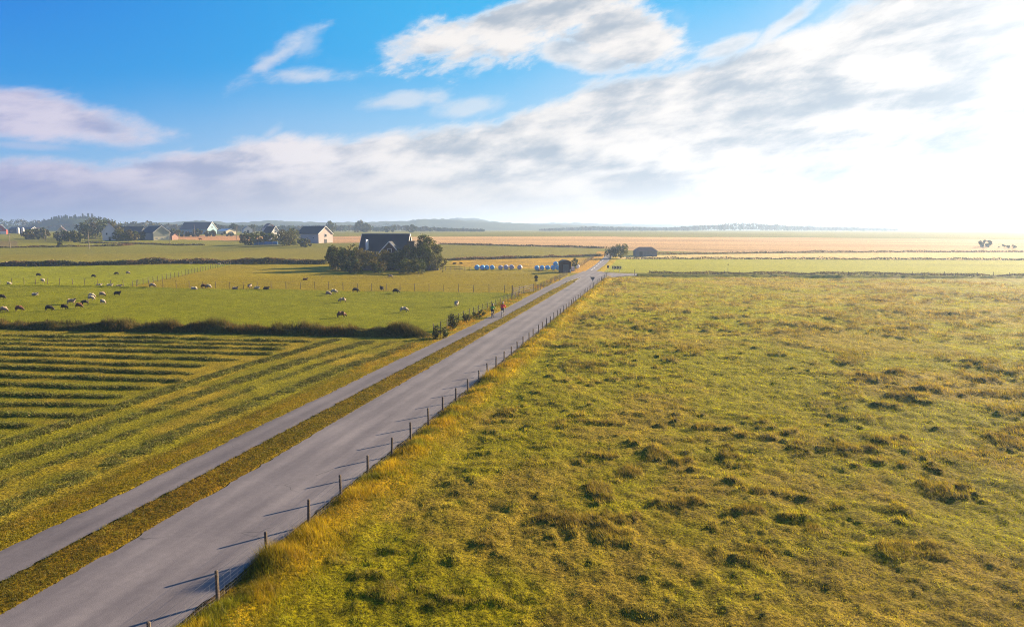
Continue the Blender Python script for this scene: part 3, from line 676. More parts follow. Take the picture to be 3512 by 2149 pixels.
# wooden gate in the fence by the path
M['gatewood'] = mat_plain('gate_wood', lin(.05, .04, .028), .85, .25, 6)
g0, g1 = Vector((-24.3, 112.9, .05)), Vector((-22.2, 121.4, .05))
g0.z = zh(g0.x, g0.y); g1.z = g0.z
root = empty('field_gate', g0, math.atan2(g1.y-g0.y, g1.x-g0.x), 'wooden field gate with slanting braces between two tall posts beside the cycle path', 'gate')
L = (g1-g0).length
for xx, hh in ((0, 1.9), (L, 1.5)):
    b = MB(); b.tube((xx, 0, -.3), (xx, 0, hh), .10, .09, 8); b.build('gate_post', M['gatewood'], root)
for z in (.35, .7, 1.05, 1.35):
    b = MB(); b.bar((.35, 0, z), (L-.25, 0, z), .10, .05); b.build('rail', M['gatewood'], root)
for xa, xb, za, zb in ((.35, .35, .2, 1.42), (L/2, L/2, .2, 1.42), (L-.25, L-.25, .2, 1.42)):
    b = MB(); b.box(xa-.05, xa+.05, -.075, -.035, za, zb); b.build('stile', M['gatewood'], root)
for xa, xb in ((.4, L/2-.05), (L-.3, L/2+.05)):
    b = MB(); b.bar((xa, .055, .3), (xb, .055, 1.35), .10, .05); b.build('brace', M['gatewood'], root)

# ------------------------------------------------------------------ signs
M['signback'] = mat_plain('sign_back', lin(.16, .19, .21), .6, .1, 3, metal=.3)
M['pole'] = mat_plain('grey_pole', lin(.35, .35, .35), .5, .1, 3, metal=.5)
M['black'] = mat_plain('black_paint', lin(.012, .011, .010), .6, .1, 3)
M['cream'] = mat_plain('sign_yellow', lin(.80, .66, .26), .5, .05, 3)
def disc(b, cx, cz, r, y, t=.03, n=24):
    V = [(cx+r*math.cos(2*math.pi*i/n), y+k*t, cz+r*math.sin(2*math.pi*i/n)) for k in (0, 1) for i in range(n)]
    b.add(V, [tuple(range(n)), tuple(range(2*n-1, n-1, -1))]+[(i, n+i, n+(i+1) % n, (i+1) % n) for i in range(n)])
# back of a triangular sign by the fence
p = Vector((-13.9, 131.5, 0)); p = Vector((-12.85, 131.8, 0))
root = empty('road_sign', p, YAW*.6, 'grey back of a give way sign on a thin pole by the road fence', 'sign')
b = MB(); b.tube((0, 0, -.3), (0, 0, 2.15), .04, .04, 8); b.build('pole', M['pole'], root)
b = MB(); n = 3; V = []
for k in (0, 1):
    for a0 in (90, 210, 330):                       # rounded triangle, point down
        for da in (-30, 0, 30):
            a = R(-(a0)); c = (.42*math.cos(a), .42*math.sin(a)); V.append((c[0]+.10*math.cos(a+R(da)), -.06-k*.02, 1.85+c[1]+.10*math.sin(a+R(da))))
b.add(V, [tuple(range(9)), tuple(range(17, 8, -1))]+[(i, 9+i, 9+(i+1) % 9, (i+1) % 9) for i in range(9)]); b.build('sign_plate', M['signback'], root)
b = MB(); b.box(-.24, .24, -.115, -.082, 2.02, 2.12); b.build('mounting_rail', M['black'], root)
# sign on the far side of the junction (seen edge on)
p = gp(2085, 936); root = empty('road_sign', p, 0, 'narrow dark road sign beside the black and yellow arrow board', 'sign')
b = MB(); b.tube((0, 0, -.3), (0, 0, 1.9), .04, .04, 8); b.build('pole', M['pole'], root)
b = MB(); disc(b, 0, 0, .36, 0, .03); V = b.v; b.v = [(x*.75, y-.06, z*1.1+1.62) for x, y, z in V]; b.build('sign_plate', M['black'], root)
# arrow board
p = gp(2115, 933); root = empty('chevron_board', p, YAW*.3, 'black and yellow arrow board on two posts facing the junction', 'sign')
for xx in (-.75, .75):
    b = MB(); b.tube((xx, .05, -.3), (xx, .05, 1.3), .035, .035, 8); b.build('post', M['pole'], root)
b = MB(); b.box(-1.22, 1.22, -.02, .02, .78, 1.62); b.build('board', M['cream'], root)
def arrow(x0, w, nose, notch):
    z0, z1, zc = .83, 1.57, 1.20; y0, y1 = -.03, -.022
    pts = [(x0, z0), (x0+w, z0), (x0+w+nose, zc), (x0+w, z1), (x0, z1), (x0+notch, zc)]
    b = MB(); n = len(pts); b.add([(x, y, z) for y in (y0, y1) for x, z in pts], [(0, 1, 2, 5), (5, 2, 3, 4)]+[(i, n+i, n+(i+1) % n, (i+1) % n) for i in range(n)]); b.build('arrow_mark', M['black'], root)
arrow(-1.15, .02, .20, .02); arrow(-.72, .34, .22, .20); arrow(0.02, .34, .22, .20); arrow(.76, .16, .20, .22)
# dark sign by the gate
p = Vector((-22.05, 122.6, 0)); p.z = zh(p.x, p.y); root = empty('path_sign', p, YAW+R(25), 'dark narrow sign on a pole next to the wooden gate', 'sign')
b = MB(); b.tube((0, 0, -.3), (0, 0, 2.9), .045, .045, 8); b.build('pole', M['post'], root)
b = MB(); disc(b, 0, 2.55, .36, -.075, .03); b.build('sign_plate', M['black'], root)
b = MB(); b.box(-.3, .3, -.075, -.047, 1.85, 2.13); b.build('lower_plate', M['black'], root)
# marker pole in the green field
p = gp(2496, 934); root = empty('marker_pole', p, 0, 'thin pole with a small box on top behind the far pasture fence', 'pole')
b = MB(); b.tube((0, 0, -.2), (0, 0, 1.9), .04, .03, 6); b.build('pole', M['post'], root)
b = MB(); b.box(-.12, .12, -.1, .1, 1.902, 2.2); b.build('box', M['post'], root)
def utility_pole(u, v, h, label, D=None):
    p = gp(u, v) if D is None else at(u, D); root = empty('utility_pole', p, YAW, label, 'pole', 'wooden poles standing in the fields')
    b = MB(); b.tube((0, 0, -.3), (0, 0, h), .16, .11, 8); b.build('pole', M['polewood'], root)
    b = MB(); b.box(-.8, .8, -.06, .06, h-.45, h-.33); b.build('crossarm', M['polewood'], root)
M['polewood'] = mat_plain('pole_wood', lin(.20, .17, .14), .9, .2, 4)
utility_pole(306, 853, 8.5, 'tallest wooden pole, in the olive field before the white house in the trees')
utility_pole(158, 827, 7.0, 'wooden pole in front of the bushes left of the cream gable')
utility_pole(583, 834, 7.0, 'wooden pole in front of the brick annex of the barn')
utility_pole(35, 851, 6.5, 'wooden pole by the olive field below the red house')
utility_pole(812, 822, 8.0, 'wooden pole before the ploughed strip and small white house')
utility_pole(668, 812, 8.5, 'wooden pole in front of the big dark roofed barn')
# ------------------------------------------------------------------ buildings
def bmat(name, c, **k): M[name] = mat_plain(name, lin(*[q*.8 for q in c]), **k); return M[name]
bmat('slate', (.030, .036, .044), rough=.75, var=.25, scale=1.2, stretch=(1, 1, 6))
bmat('slate_blue', (.045, .060, .075), rough=.7, var=.2, scale=1.0, stretch=(1, 1, 6))
bmat('white_wall', (.72, .70, .66), rough=.85, var=.12, scale=.6, col2=lin(.5, .48, .45))
bmat('cream_wall', (.70, .62, .42), rough=.85, var=.12, scale=.6, col2=lin(.5, .44, .3))
bmat('pink_wall', (.50, .42, .38), rough=.85, var=.12, scale=.6, col2=lin(.5, .42, .38))
bmat('grey_wall', (.34, .36, .30), rough=.85, var=.12, scale=.6)
bmat('brick', (.26, .15, .12), rough=.9, var=.2, scale=2.5)
bmat('red_board', (.42, .05, .045), rough=.8, var=.15, scale=2)
bmat('white_trim', (.78, .78, .78), rough=.6, var=.05, scale=2)
bmat('blue_wall', (.22, .36, .42), rough=.8, var=.15, scale=.8)
bmat('pale_roof', (.55, .58, .60), rough=.5, var=.1, scale=.7)
bmat('brown_roof', (.17, .10, .09), rough=.8, var=.2, scale=1)
bmat('shed_dark', (.060, .030, .028), rough=.9, var=.3, scale=3, bump=.3)
bmat('shed_door', (.10, .105, .11), rough=.8, var=.2, scale=2)
bmat('tarp_blue', (.02, .16, .34), rough=.5, var=.25, scale=1)
bmat('pane', (.02, .025, .03), rough=.12, var=0, scale=1, spec=.6)
bmat('stone', (.19, .18, .17), rough=.95, var=.5, scale=2.2, bump=.6, col2=lin(.07, .07, .075))
bmat('metal_white', (.7, .7, .7), rough=.4, var=.1, scale=1)
HF = lambda a: YAW-R(a)          # yaw so that the ridge points a degrees towards the viewer on the sunny end
def house(name, label, corner, a, L, Wd, hw, hr, wall, roof, cat='house', over=.35, trim=True, gwin=(), swin=(), door=None, chim=None, gable=None, base=None):
    """corner: ground point of the near corner; ridge runs from it by L to the left, the lit gable (width Wd) runs away to the right"""
    root = empty(name, corner, HF(a), label, cat)
    # local: x = along ridge (0 at the lit gable, -L other end), y = away (0..Wd)
    b = MB(); V = []
    for x in (-L, 0): V += [(x, 0, -.5), (x, Wd, -.5), (x, Wd, hw), (x, Wd/2, hr-.08), (x, 0, hw)]
    b.add(V, [(0, 1, 2, 3, 4), (9, 8, 7, 6, 5), (0, 4, 9, 5), (1, 6, 7, 2), (4, 3, 8, 9), (2, 7, 8, 3)]); b.build('wall', wall, root)
    b = MB(); sl = (hr-hw)/(Wd/2); e = over; t = .14
    for sgn in (0, 1):
        y0 = -e if sgn == 0 else Wd+e; ye = hw-sl*e; ym = Wd/2
        V = [(x, y, z+dz) for x in (-L-e, e) for (y, z) in ((y0, ye), (ym, hr)) for dz in (.02, .02+t)]
        b.add(V, [(0, 1, 3, 2), (4, 6, 7, 5), (0, 4, 5, 1), (2, 3, 7, 6), (0, 2, 6, 4), (1, 5, 7, 3)])
    ro = b.build('roof', roof, root)
    b = MB(); b.bar((-L-e, Wd/2, hr+t+.06), (e, Wd/2, hr+t+.06), .12, .22); b.build('ridge_cap', M['pale_roof'] if trim else roof, ro)
    if trim:
        for x in (e+.03, -L-e-.03):
            b = MB(); b.bar((x, -e, hw-sl*e+.05), (x, Wd/2, hr+.08), .26, .05); b.bar((x, Wd/2, hr+.08), (x, Wd+e, hw-sl*e+.05), .26, .05); b.build('bargeboard', M['white_trim'], root)
    if gable:                                      # cladding on the upper part of the lit gable
        m_, z0 = gable; b = MB(); zz = max(z0, 0)
        b.add([(.03, .02, zz), (.03, Wd-.02, zz), (.03, Wd-.02, hw), (.03, Wd/2, hr-.12), (.03, .02, hw)], [(0, 1, 2, 3, 4)])
        b.add([(.003, .02, zz), (.003, Wd-.02, zz)], []); b.build('gable_cladding', m_, root)
    if base:
        m_, z1 = base; b = MB(); b.box(.0, .04, .0, Wd, -.3, z1); b.build('lower_wall', m_, root)
    for (y, z, w, h) in gwin:
        x0 = .045; b = MB(); b.box(x0, x0+.05, y-w/2, y+w/2, z, z+h); f = b.build('window', M['white_trim'], root)
        b = MB(); b.box(x0+.052, x0+.06, y-w/2+.1, y+w/2-.1, z+.1, z+h-.1); b.build('pane', M['pane'], f)
    for (x, z, w, h) in swin:
        b = MB(); b.box(x-w/2, x+w/2, -.05, -.003, z, z+h); f = b.build('window', M['white_trim'], root)
        b = MB(); b.box(x-w/2+.1, x+w/2-.1, -.062, -.052, z+.1, z+h-.1); b.build('pane', M['pane'], f)
    if door:
        y, w, h, m_ = door; b = MB(); b.box(.045, .10, y-w/2, y+w/2, 0, h); b.build('door', m_, root)
    if chim:
        x, y, w, top = chim; b = MB(); b.box(x-w/2, x+w/2, y-w/2, y+w/2, hw, top); c = b.build('chimney', M['brick'], root)
        b = MB(); b.box(x-w/2-.08, x+w/2+.08, y-w/2-.08, y+w/2+.08, top+.002, top+.15); b.build('chimney_cap', M['stone'], c)
    return root
# farmhouse among the trees
fh = house('farmhouse', 'farmhouse with a large dark slate roof behind the garden trees', at(1392, 205), 6, 13.8, 9.5, 3.6, 9.5, M['shed_dark'], M['slate'], over=.5, swin=((-3, 1.2, 1.2, 1.2), (-11, 1.2, 1.2, 1.2)), gwin=((3, 1.1, 1.2, 1.3), (6.5, 1.1, 1.2, 1.3)))
# cross gable and porch gable of the farmhouse
b = MB(); xg, wg, zt, zb = -3.9, 6.2, 7.4, 4.1; y0 = -2.2
b.add([(xg-wg/2, y0, -.3), (xg+wg/2, y0, -.3), (xg+wg/2, y0, zb), (xg, y0, zt-.1), (xg-wg/2, y0, zb), (xg-wg/2, 3.9, -.3), (xg+wg/2, 3.9, -.3), (xg+wg/2, 3.9, zb), (xg, 3.9, zt-.1), (xg-wg/2, 3.9, zb)], [(0, 1, 2, 3, 4), (9, 8, 7, 6, 5), (0, 5, 6, 1), (1, 6, 7, 2), (5, 0, 4, 9), (2, 7, 8, 3), (3, 8, 9, 4)])
b.build('cross_gable', M['shed_dark'], fh)
b = MB()
for s_ in (-1, 1):
    V = [(x, y, z+dz) for (x, z) in ((xg, zt), (xg+s_*(wg/2+.5), zb-.55)) for y in (y0-.5, 3.2) for dz in (0.02, .16)]
    b.add(V, [(0, 1, 3, 2), (4, 6, 7, 5), (0, 4, 5, 1), (2, 3, 7, 6), (0, 2, 6, 4), (1, 5, 7, 3)])
b.build('cross_roof', M['slate'], fh)
b = MB(); b.bar((xg-wg/2-.5, y0-.56, zb-.45), (xg, y0-.56, zt+.08), .24, .06); b.bar((xg, y0-.56, zt+.08), (xg+wg/2+.5, y0-.56, zb-.45), .24, .06); b.build('cross_bargeboard', M['white_trim'], fh)
b = MB(); b.box(xg-.6, xg+.6, y0-.06, y0-.003, 4.2, 5.5); f = b.build('window', M['white_trim'], fh)
b = MB(); b.box(xg-.5, xg+.5, y0-.075, y0-.062, 4.3, 5.4); b.build('pane', M['pane'], f)
b = MB(); b.bar((-11.45, -.62, 8.2), (-10.95, -.66, 5.6), .22, .07); b.box(-11.6, -11.3, -.5, 1.5, 5.0, 8.0); b.build('porch_gable', M['white_trim'], fh)
b = MB(); b.box(.55, 2.7, 1.0, 6.0, -.4, 7.3); b.box(.45, 2.8, .9, 6.1, 7.302, 7.6); b.build('annex', M['darkwood'], fh)
# farms
house('barn', 'white walled barn with dark roof and pale pink gable beyond the farmhouse', gp(1093, 834), 35, 17.6, 9.4, 5.0, 8.7, M['pink_wall'], M['slate'], 'barn', gwin=((4.7, 3.2, 1.5, 1.7),), door=(4.7, 1.6, 2.1, M['shed_door']), swin=((-4, 2.2, 1.4, .9), (-9, 2.2, 1.4, .9), (-14, 2.2, 1.4, .9)))
house('barn', 'largest far barn with long dark roof over a pale blue wall', gp(712, 803), 12, 26, 13, 4.3, 10.0, M['blue_wall'], M['slate_blue'], 'barn', swin=((-6, 1.4, 2, 1), (-13, 1.4, 2, 1), (-20, 1.4, 2, 1)), gwin=((6.5, 5, 1.5, 1.5),))
house('shed', 'low shed with a pale metal roof between the biggest barn and the small white house', gp(775, 803), 40, 15, 9, 2.6, 4.3, M['cream_wall'], M['pale_roof'], 'shed', trim=False, door=(4.5, 2.4, 2.2, M['shed_door']))
house('small_barn', 'small white gabled barn with a dark door opening in the distance', gp(836, 800), 62, 15, 7.6, 3.6, 6.2, M['white_wall'], M['slate_blue'], 'barn', door=(3.8, 1.9, 3.0, M['black']))
house('farmhouse', 'white house with a dark roof half hidden behind bushes and a blue tunnel', at(942, 400), 40, 9, 5.4, 4.6, 8.2, M['white_wall'], M['slate'], 'house', gwin=((2.7, 4.6, .9, 1.1),), chim=(-3, 2.7, .7, 8.9))
house('white_house', 'white gabled house with brown roof peeking over the roof of a nearer house', at(925, 520), 58, 12, 6.8, 6.2, 9.2, M['white_wall'], M['brown_roof'], 'house', gwin=((3.4, 5.4, 1.1, 1.2),))
house('barn', 'barn with grey upper gable over a cream wall with three windows', gp(527, 824), 48, 26, 9.2, 4.5, 8.3, M['grey_wall'], M['slate'], 'barn', base=(M['cream_wall'], 2.0), gwin=((1.9, .7, .8, .8), (4.6, .7, .8, .8), (7.3, .7, .8, .8)))
house('brick_annex', 'low pinkish brick outbuilding attached beside the grey gabled barn', gp(590, 823), 12, 6.2, 5.5, 2.4, 3.7, M['brick'], M['brown_roof'], 'outbuilding', trim=False, swin=((-2.8, .9, 1.2, 1.0),))
house('white_house', 'white house with a steep dark gable under big trees', gp(352, 825), 60, 7.5, 7.6, 5.0, 9.6, M['white_wall'], M['slate'], 'house', gwin=((2.2, 3.2, 1.0, 1.3), (5.2, 3.2, 1.0, 1.3)), door=(3.7, 1.2, 2.1, M['shed_door']), chim=(-3.5, 3.8, .8, 10.6), swin=((-3, 3.2, 1, 1.2),))
house('cream_house', 'house with a bright cream gable showing above the dark hedge', at(207, 455), 60, 10, 7.8, 3.3, 7.6, M['cream_wall'], M['brown_roof'], 'house', gwin=((3.9, 4.6, .8, 1.0), (2.4, 3.2, .8, .9)))
house('red_house', 'small house with red upper storey and white ground floor, farthest to the left', at(13, 590), 62, 7, 6.6, 4.0, 7.6, M['red_board'], M['slate_blue'], 'house', base=(M['white_wall'], 2.4), gwin=((3.3, 3.4, .8, 1.6),), door=(2.0, 1.0, 1.9, M['shed_door']))
house('long_shed', 'long low blue grey shed with a pale roof edge beside the red house', at(128, 640), 6, 22, 9, 3.6, 5.6, M['slate_blue'], M['slate_blue'], 'shed', trim=True, swin=((-5, 1.4, 1.6, 1), (-12, 1.4, 1.6, 1), (-19, 1.4, 1.6, 1)))
for k, (u, lab) in enumerate(((86, 'pale round silo in front of the long shed, the one nearer the red house'), (102, 'pale round silo in front of the long shed, the one nearer the wooded hill'))):
    root = empty('silo', at(u, 615), 0, lab, 'silo', 'pair of silos'); b = MB(); b.tube((0, 0, -.3), (0, 0, 4.6), 1.1, 1.1, 14); b.build('tank', M['metal_white'], root); b = MB(); b.tube((0, 0, 4.602), (0, 0, 5.5), 1.15, .2, 14); b.build('cap', M['pale_roof'], root)
house('pink_house', 'tiny pinkish house with red roof behind the left bushes', at(142, 600), 50, 6, 6, 3.5, 5.6, M['pink_wall'], M['red_board'], 'house', trim=False, gwin=((3, 1.5, 1, 1),))
house('long_shed', 'long dark barn roof half hidden behind trees left of the grey gable', at(498, 480), 4, 20, 9, 3.0, 7.2, M['slate'], M['slate'], 'shed', trim=False, swin=((-8, 1, 1.2, 1),))
# grey hip-roofed shed by the far road
p = gp(2182, 879); root = empty('field_shed', p, YAW+R(2), 'grey shed with a hipped roof standing at the edge of the bright field', 'shed')
b = MB(); b.box(0, 8.0, 0, 5.5, -.3, 2.0); b.build('wall', bmat('zinc', (.17, .18, .20), rough=.7, var=.2, scale=1), root)
b = MB(); b.add([(-.3, -.3, 1.95), (8.3, -.3, 1.95), (8.3, 5.8, 1.95), (-.3, 5.8, 1.95), (1.5, 2.7, 3.5), (6.5, 2.7, 3.5)], [(0, 1, 5, 4), (1, 2, 5), (2, 3, 4, 5), (3, 0, 4), (3, 2, 1, 0)]); b.build('roof', M['brown_roof'], root)
b = MB(); b.box(1.2, 2.4, -.05, -.003, .1, 1.8); b.build('door', M['shed_door'], root)
# dark shed with a rounded roof beside the junction
p = gp(1921, 935); root = empty('garden_shed', p, YAW+R(3), 'dark red-brown shed with a curved roof beside the stacked blue bales', 'shed')
b = MB(); w, d_, hw = 2.85, 3.4, 2.55; prof = [(0, hw)]+[(w*t, hw+.62*math.sin(math.pi*t)**.8) for t in (.08, .2, .35, .5, .65, .8, .92)]+[(w, hw)]
n = len(prof); V = [(x, y, z) for y in (0, d_) for x, z in [(0, -.2)]+prof+[(w, -.2)]]; k = n+2
b.add(V, [tuple(range(k-1, -1, -1)), tuple(range(k, 2*k))]+[(i, (i+1) % k, k+(i+1) % k, k+i) for i in range(k)]); b.build('wall', M['shed_dark'], root)
b = MB()
for (x0, z0), (x1, z1) in zip([(-.18, hw-.12)]+prof[1:-1], prof[1:-1]+[(w+.18, hw-.12)]):
    b.add([(x, y, z+dz) for (x, z) in ((x0, z0), (x1, z1)) for y in (-.2, d_+.2) for dz in (.02, .12)], [(0, 1, 3, 2), (4, 6, 7, 5), (0, 4, 5, 1), (2, 3, 7, 6), (0, 2, 6, 4), (1, 5, 7, 3)])
b.build('roof', M['darkwood'], root)
b = MB(); b.box(.75, 2.2, -.06, -.003, 0, 2.1); dr = b.build('door', M['shed_door'], root)
b = MB(); b.box(2.0, 2.08, -.10, -.062, .95, 1.1); b.build('handle', M['wire'], dr)
b = MB(); b.box(2.5, 2.8, -.05, -.003, .1, .9); b.build('lower_board', M['pale_roof'], root)
# blue tunnel by the bushes
p = gp(870, 840); q = gp(952, 839); root = empty('polytunnel', p, math.atan2(q.y-p.y, q.x-p.x), 'low blue covered tunnel at the foot of the bushes', 'tunnel')
b = MB(); L = (q-p).length; n = 9; V = [(x, 1.3-1.3*math.cos(math.pi*i/(n-1)), 1.7*math.sin(math.pi*i/(n-1))) for x in (0, L) for i in range(n)]
b.add(V, [(i, i+1, n+i+1, n+i) for i in range(n-1)]+[tuple(range(n)), tuple(range(2*n-1, n-1, -1))]); b.build('cover', M['tarp_blue'], root)
for i in range(6):
    b = MB(); x = L*i/5
    for j in range(n-1): b.tube((x, 1.3-1.34*math.cos(math.pi*j/(n-1)), 1.74*math.sin(math.pi*j/(n-1))), (x, 1.3-1.34*math.cos(math.pi*(j+1)/(n-1)), 1.74*math.sin(math.pi*(j+1)/(n-1))), .04, .04, 5)
    b.build('hoop', M['pole'], root)
# stone wall and board fence round the farm garden
def rubble(p, q, h, t, name, label):
    root = bpy.data.objects.new(name, None); L = (q-p).length; b = MB()
    x = 0
    while x < L:
        w = random.uniform(.5, .95); z = 0
        while z < h-.05:
            hh = random.uniform(.22, .4); b.box(x, x+w-.02, random.uniform(-.08, .0), t+random.uniform(0, .08), z-.1 if z == 0 else z, min(h, z+hh)-.015+random.uniform(-.02, .02)); z += hh
        x += w
    o = b.build(name, M['stone']); o.location = p; o.rotation_euler = (0, 0, math.atan2(q.y-p.y, q.x-p.x)); return tag(o, label, 'wall')
rubble(gp(1205, 927), gp(1500, 928), 1.35, .5, 'stone_wall', 'long low dark stone wall in the shade in front of the farm trees')
rubble(gp(1180, 912), gp(1208, 926), .9, .5, 'stone_wall', 'short piece of stone wall slanting down from the leftmost farm tree')
p, q = gp(1228, 923), gp(1284, 924); root = empty('board_fence', p, math.atan2(q.y-p.y, q.x-p.x), 'upright grey board fence behind the stone wall under the trees', 'fence')
L = (q-p).length; b = MB()
for i in range(int(L/.3)): b.box(i*.3, i*.3+.27, 0, .04, .1, 1.7+random.uniform(-.05, .05))
b.build('boards', M['blue_wall'], root); b = MB(); b.bar((0, .08, .5), (L, .08, .5), .1, .06); b.build('rail', M['post'], root); b = MB(); b.bar((0, .08, 1.4), (L, .08, 1.4), .1, .06); b.build('rail', M['post'], root)

# ------------------------------------------------------------------ bales
def bale_mesh(name, c, cap):
    m, N, o = new_mat(name); p = N.new('ShaderNodeBsdfPrincipled'); N.l.new(p.outputs[0], o.inputs[0]); tcn = N.new('ShaderNodeTexCoord')
    mp = N.new('ShaderNodeMapping'); N.l.new(tcn.outputs['Object'], mp.inputs[0]); mp.inputs['Scale'].default_value = (1, .25, 1)
    n = N.noise(mp.outputs[0], 7, 4, .6); N.l.new(N.mix(N.mr(n, .3, .7), lin(*[k*.75 for k in c]), lin(*c)), p.inputs['Base Color'])
    p.inputs['Roughness'].default_value = .32; b = N.new('ShaderNodeBump'); b.inputs['Strength'].default_value = .7; b.inputs['Distance'].default_value = .04; N.l.new(n, b.inputs['Height']); N.l.new(b.outputs[0], p.inputs['Normal'])
    V = []; Fc = []; ns = 26; prof = [(0, -.60), (.40, -.61), (.58, -.58), (.655, -.48), (.67, -.2), (.67, .2), (.655, .48), (.58, .58), (.4, .61), (0, .60)]
    for r, yy in prof[1:-1]:
        for i in range(ns):
            a = 2*math.pi*i/ns; k = 1+.02*math.sin(5*a+yy*4)+random.uniform(-.012, .012); V.append((r*k*math.cos(a), yy, .66+r*k*math.sin(a)*(.97 if math.sin(a) > 0 else .985)))
    kk = len(prof)-2; V += [(0, -.6, .66), (0, .6, .66)]; a0, a1 = len(V)-2, len(V)-1
    for j in range(kk-1):
        for i in range(ns): Fc.append((j*ns+i, j*ns+(i+1) % ns, (j+1)*ns+(i+1) % ns, (j+1)*ns+i))
    Fc += [(a0, (i+1) % ns, i) for i in range(ns)]+[(a1, (kk-1)*ns+i, (kk-1)*ns+(i+1) % ns) for i in range(ns)]
    me = bpy.data.meshes.new(name); me.from_pydata(V, [], Fc); me.materials.append(m); me.polygons.foreach_set('use_smooth', [True]*len(me.polygons)); return me
bm_b, bm_g, bm_w = bale_mesh('bale_wrap_blue', (.10, .44, .74), 0), bale_mesh('bale_wrap_grey', (.42, .40, .46), 0), bale_mesh('bale_wrap_white', (.8, .8, .78), 0)
BALES = [(1636, 925, bm_b, 'blue wrapped round bale at the left end of the leftmost group of four'), (1655, 925, bm_b, 'blue wrapped bale second from the left end of the leftmost four'),
 (1670, 924.5, bm_b, 'blue wrapped bale third in the leftmost group of four'), (1688, 924.5, bm_b, 'blue wrapped bale nearest to the grey bales'),
 (1717, 925, bm_g, 'grey wrapped bale next to the four blue bales'), (1736, 924.5, bm_g, 'second grey wrapped bale in the row of grey ones'), (1755, 924, bm_g, 'third grey wrapped bale, touching its neighbour on the left'), (1783, 924.5, bm_g, 'grey wrapped bale standing apart at the right end of the grey row'),
 (1841, 926, bm_b, 'blue wrapped bale at the left end of the group beside the shed'), (1859, 925.5, bm_b, 'blue wrapped bale second in the group beside the shed'), (1878, 925, bm_b, 'blue wrapped bale third in the group beside the shed'),
 (1897, 926, bm_b, 'blue wrapped bale on the ground under the left edge of the stacked one'), (1914, 926, bm_b, 'blue wrapped bale on the ground touching the dark shed'), (1979, 921, bm_w, 'white wrapped bale shining in the sun to the right of the dark shed')]
for u, v, me, lab in BALES:
    o = link(bpy.data.objects.new('wrapped_bale', me)); o.location = gp(u, v); o.rotation_euler = (0, 0, YAW+R(random.uniform(-12, 12))); s = random.uniform(.93, 1.02); o.scale = (s, s, s)
    tag(o, lab, 'bale', 'wrapped silage bales')
p = (gp(1897, 926)+gp(1914, 926))/2; o = link(bpy.data.objects.new('wrapped_bale', bm_b)); o.location = (p.x, p.y, p.z+1.06); o.rotation_euler = (0, 0, YAW); tag(o, 'blue wrapped bale lying on top of two others beside the dark shed', 'bale', 'wrapped silage bales')
# pale crate beside the shed
p = gp(1962, 929); root = empty('water_tank', p, YAW+R(10), 'pale plastic tank in a grey cage beside the dark shed', 'tank')
b = MB(); b.box(-.5, .5, -.5, .5, .15, 1.15); b.build('tank', M['white_trim'], root)
b = MB()
for z in (.15, .5, .85, 1.2):
    for yy in (-.53, .53): b.bar((-.55, yy, z), (.55, yy, z), .04, .03)
for xx in (-.53, -.18, .18, .53): b.box(xx-.02, xx+.02, -.56, -.535, .1, 1.22)
b.build('cage', M['pole'], root); b = MB(); b.box(-.55, .55, -.5, .5, 0, .12); b.build('pallet', M['post'], root)
# ------------------------------------------------------------------ trees
def cards(P, S, C, flat=.0):
    n = len(P); a = rng.normal(size=(n, 3)); a /= np.linalg.norm(a, axis=1)[:, None]; b = rng.normal(size=(n, 3)); b -= (b*a).sum(1)[:, None]*a; b /= np.linalg.norm(b, axis=1)[:, None]
    s = S[:, None] if hasattr(S, '__len__') else S
    V = np.stack([P-a*s*.5, P+b*s*.32, P+a*s*.5, P-b*s*.32], 1).reshape(-1, 3)
    return V, np.arange(4*n).reshape(-1, 4), np.repeat(np.clip(C, .003, .9), 4, 0)
def crown_points(n, h0, h1, r, lobes, rr=.42):
    """points spread through the outer part of several lobes"""
    hc, hh = (h0+h1)/2, (h1-h0)/2; L = []
    for i in range(lobes):
        a = i*2.4+random.uniform(-.5, .5); t = (i+.5)/lobes; z = hc+hh*(1-2*t)*.78; k = math.sqrt(max(0, 1-((z-hc)/hh)**2))
        L.append((math.cos(a)*r*k*random.uniform(.35, .68), math.sin(a)*r*k*random.uniform(.35, .68), z, random.uniform(.75, 1.15)*rr*min(r, hh*1.15)))
    L = np.array(L); idx = rng.integers(0, lobes, n); d = rng.normal(size=(n, 3)); d /= np.linalg.norm(d, axis=1)[:, None]
    rad_ = L[idx, 3]*rng.uniform(.55, 1.12, n)
    P = L[idx, :3]+d*rad_[:, None]*np.array([1, 1, .85]); P[:, 2] = np.maximum(P[:, 2], h0*.6)
    keep = fbm(P[:, 0]*1.0+P[:, 2], P[:, 1]+P[:, 2]*.7, r*.22, 2, 90) > .36
    return P[keep], L
def trunk_mesh(h, r, L, mat):
    b = MB(); x, y = 0, 0; pts = [(0, 0, -.3)]
    for k in range(1, 5): pts.append((random.uniform(-.1, .1)*r, random.uniform(-.1, .1)*r, h*k/5))
    for i in range(4): b.tube(pts[i], pts[i+1], .055*h*.6*(1-.2*i), .055*h*.6*(1-.2*(i+1)), 7)
    for l in L[:7]: b.tube(pts[2 + (int(l[2]*7) % 2)], tuple(l[:3]), .018*h, .005*h, 5)
    return b.mesh('trunk', mat, True)
M['bark'] = mat_plain('bark', lin(.10, .08, .06), .95, .3, 5, bump=.5)
DKG, BRG, OLV, GRY = (pal(.042, .062, .009), pal(.082, .068, .013), pal(.115, .118, .018), pal(.10, .105, .05))
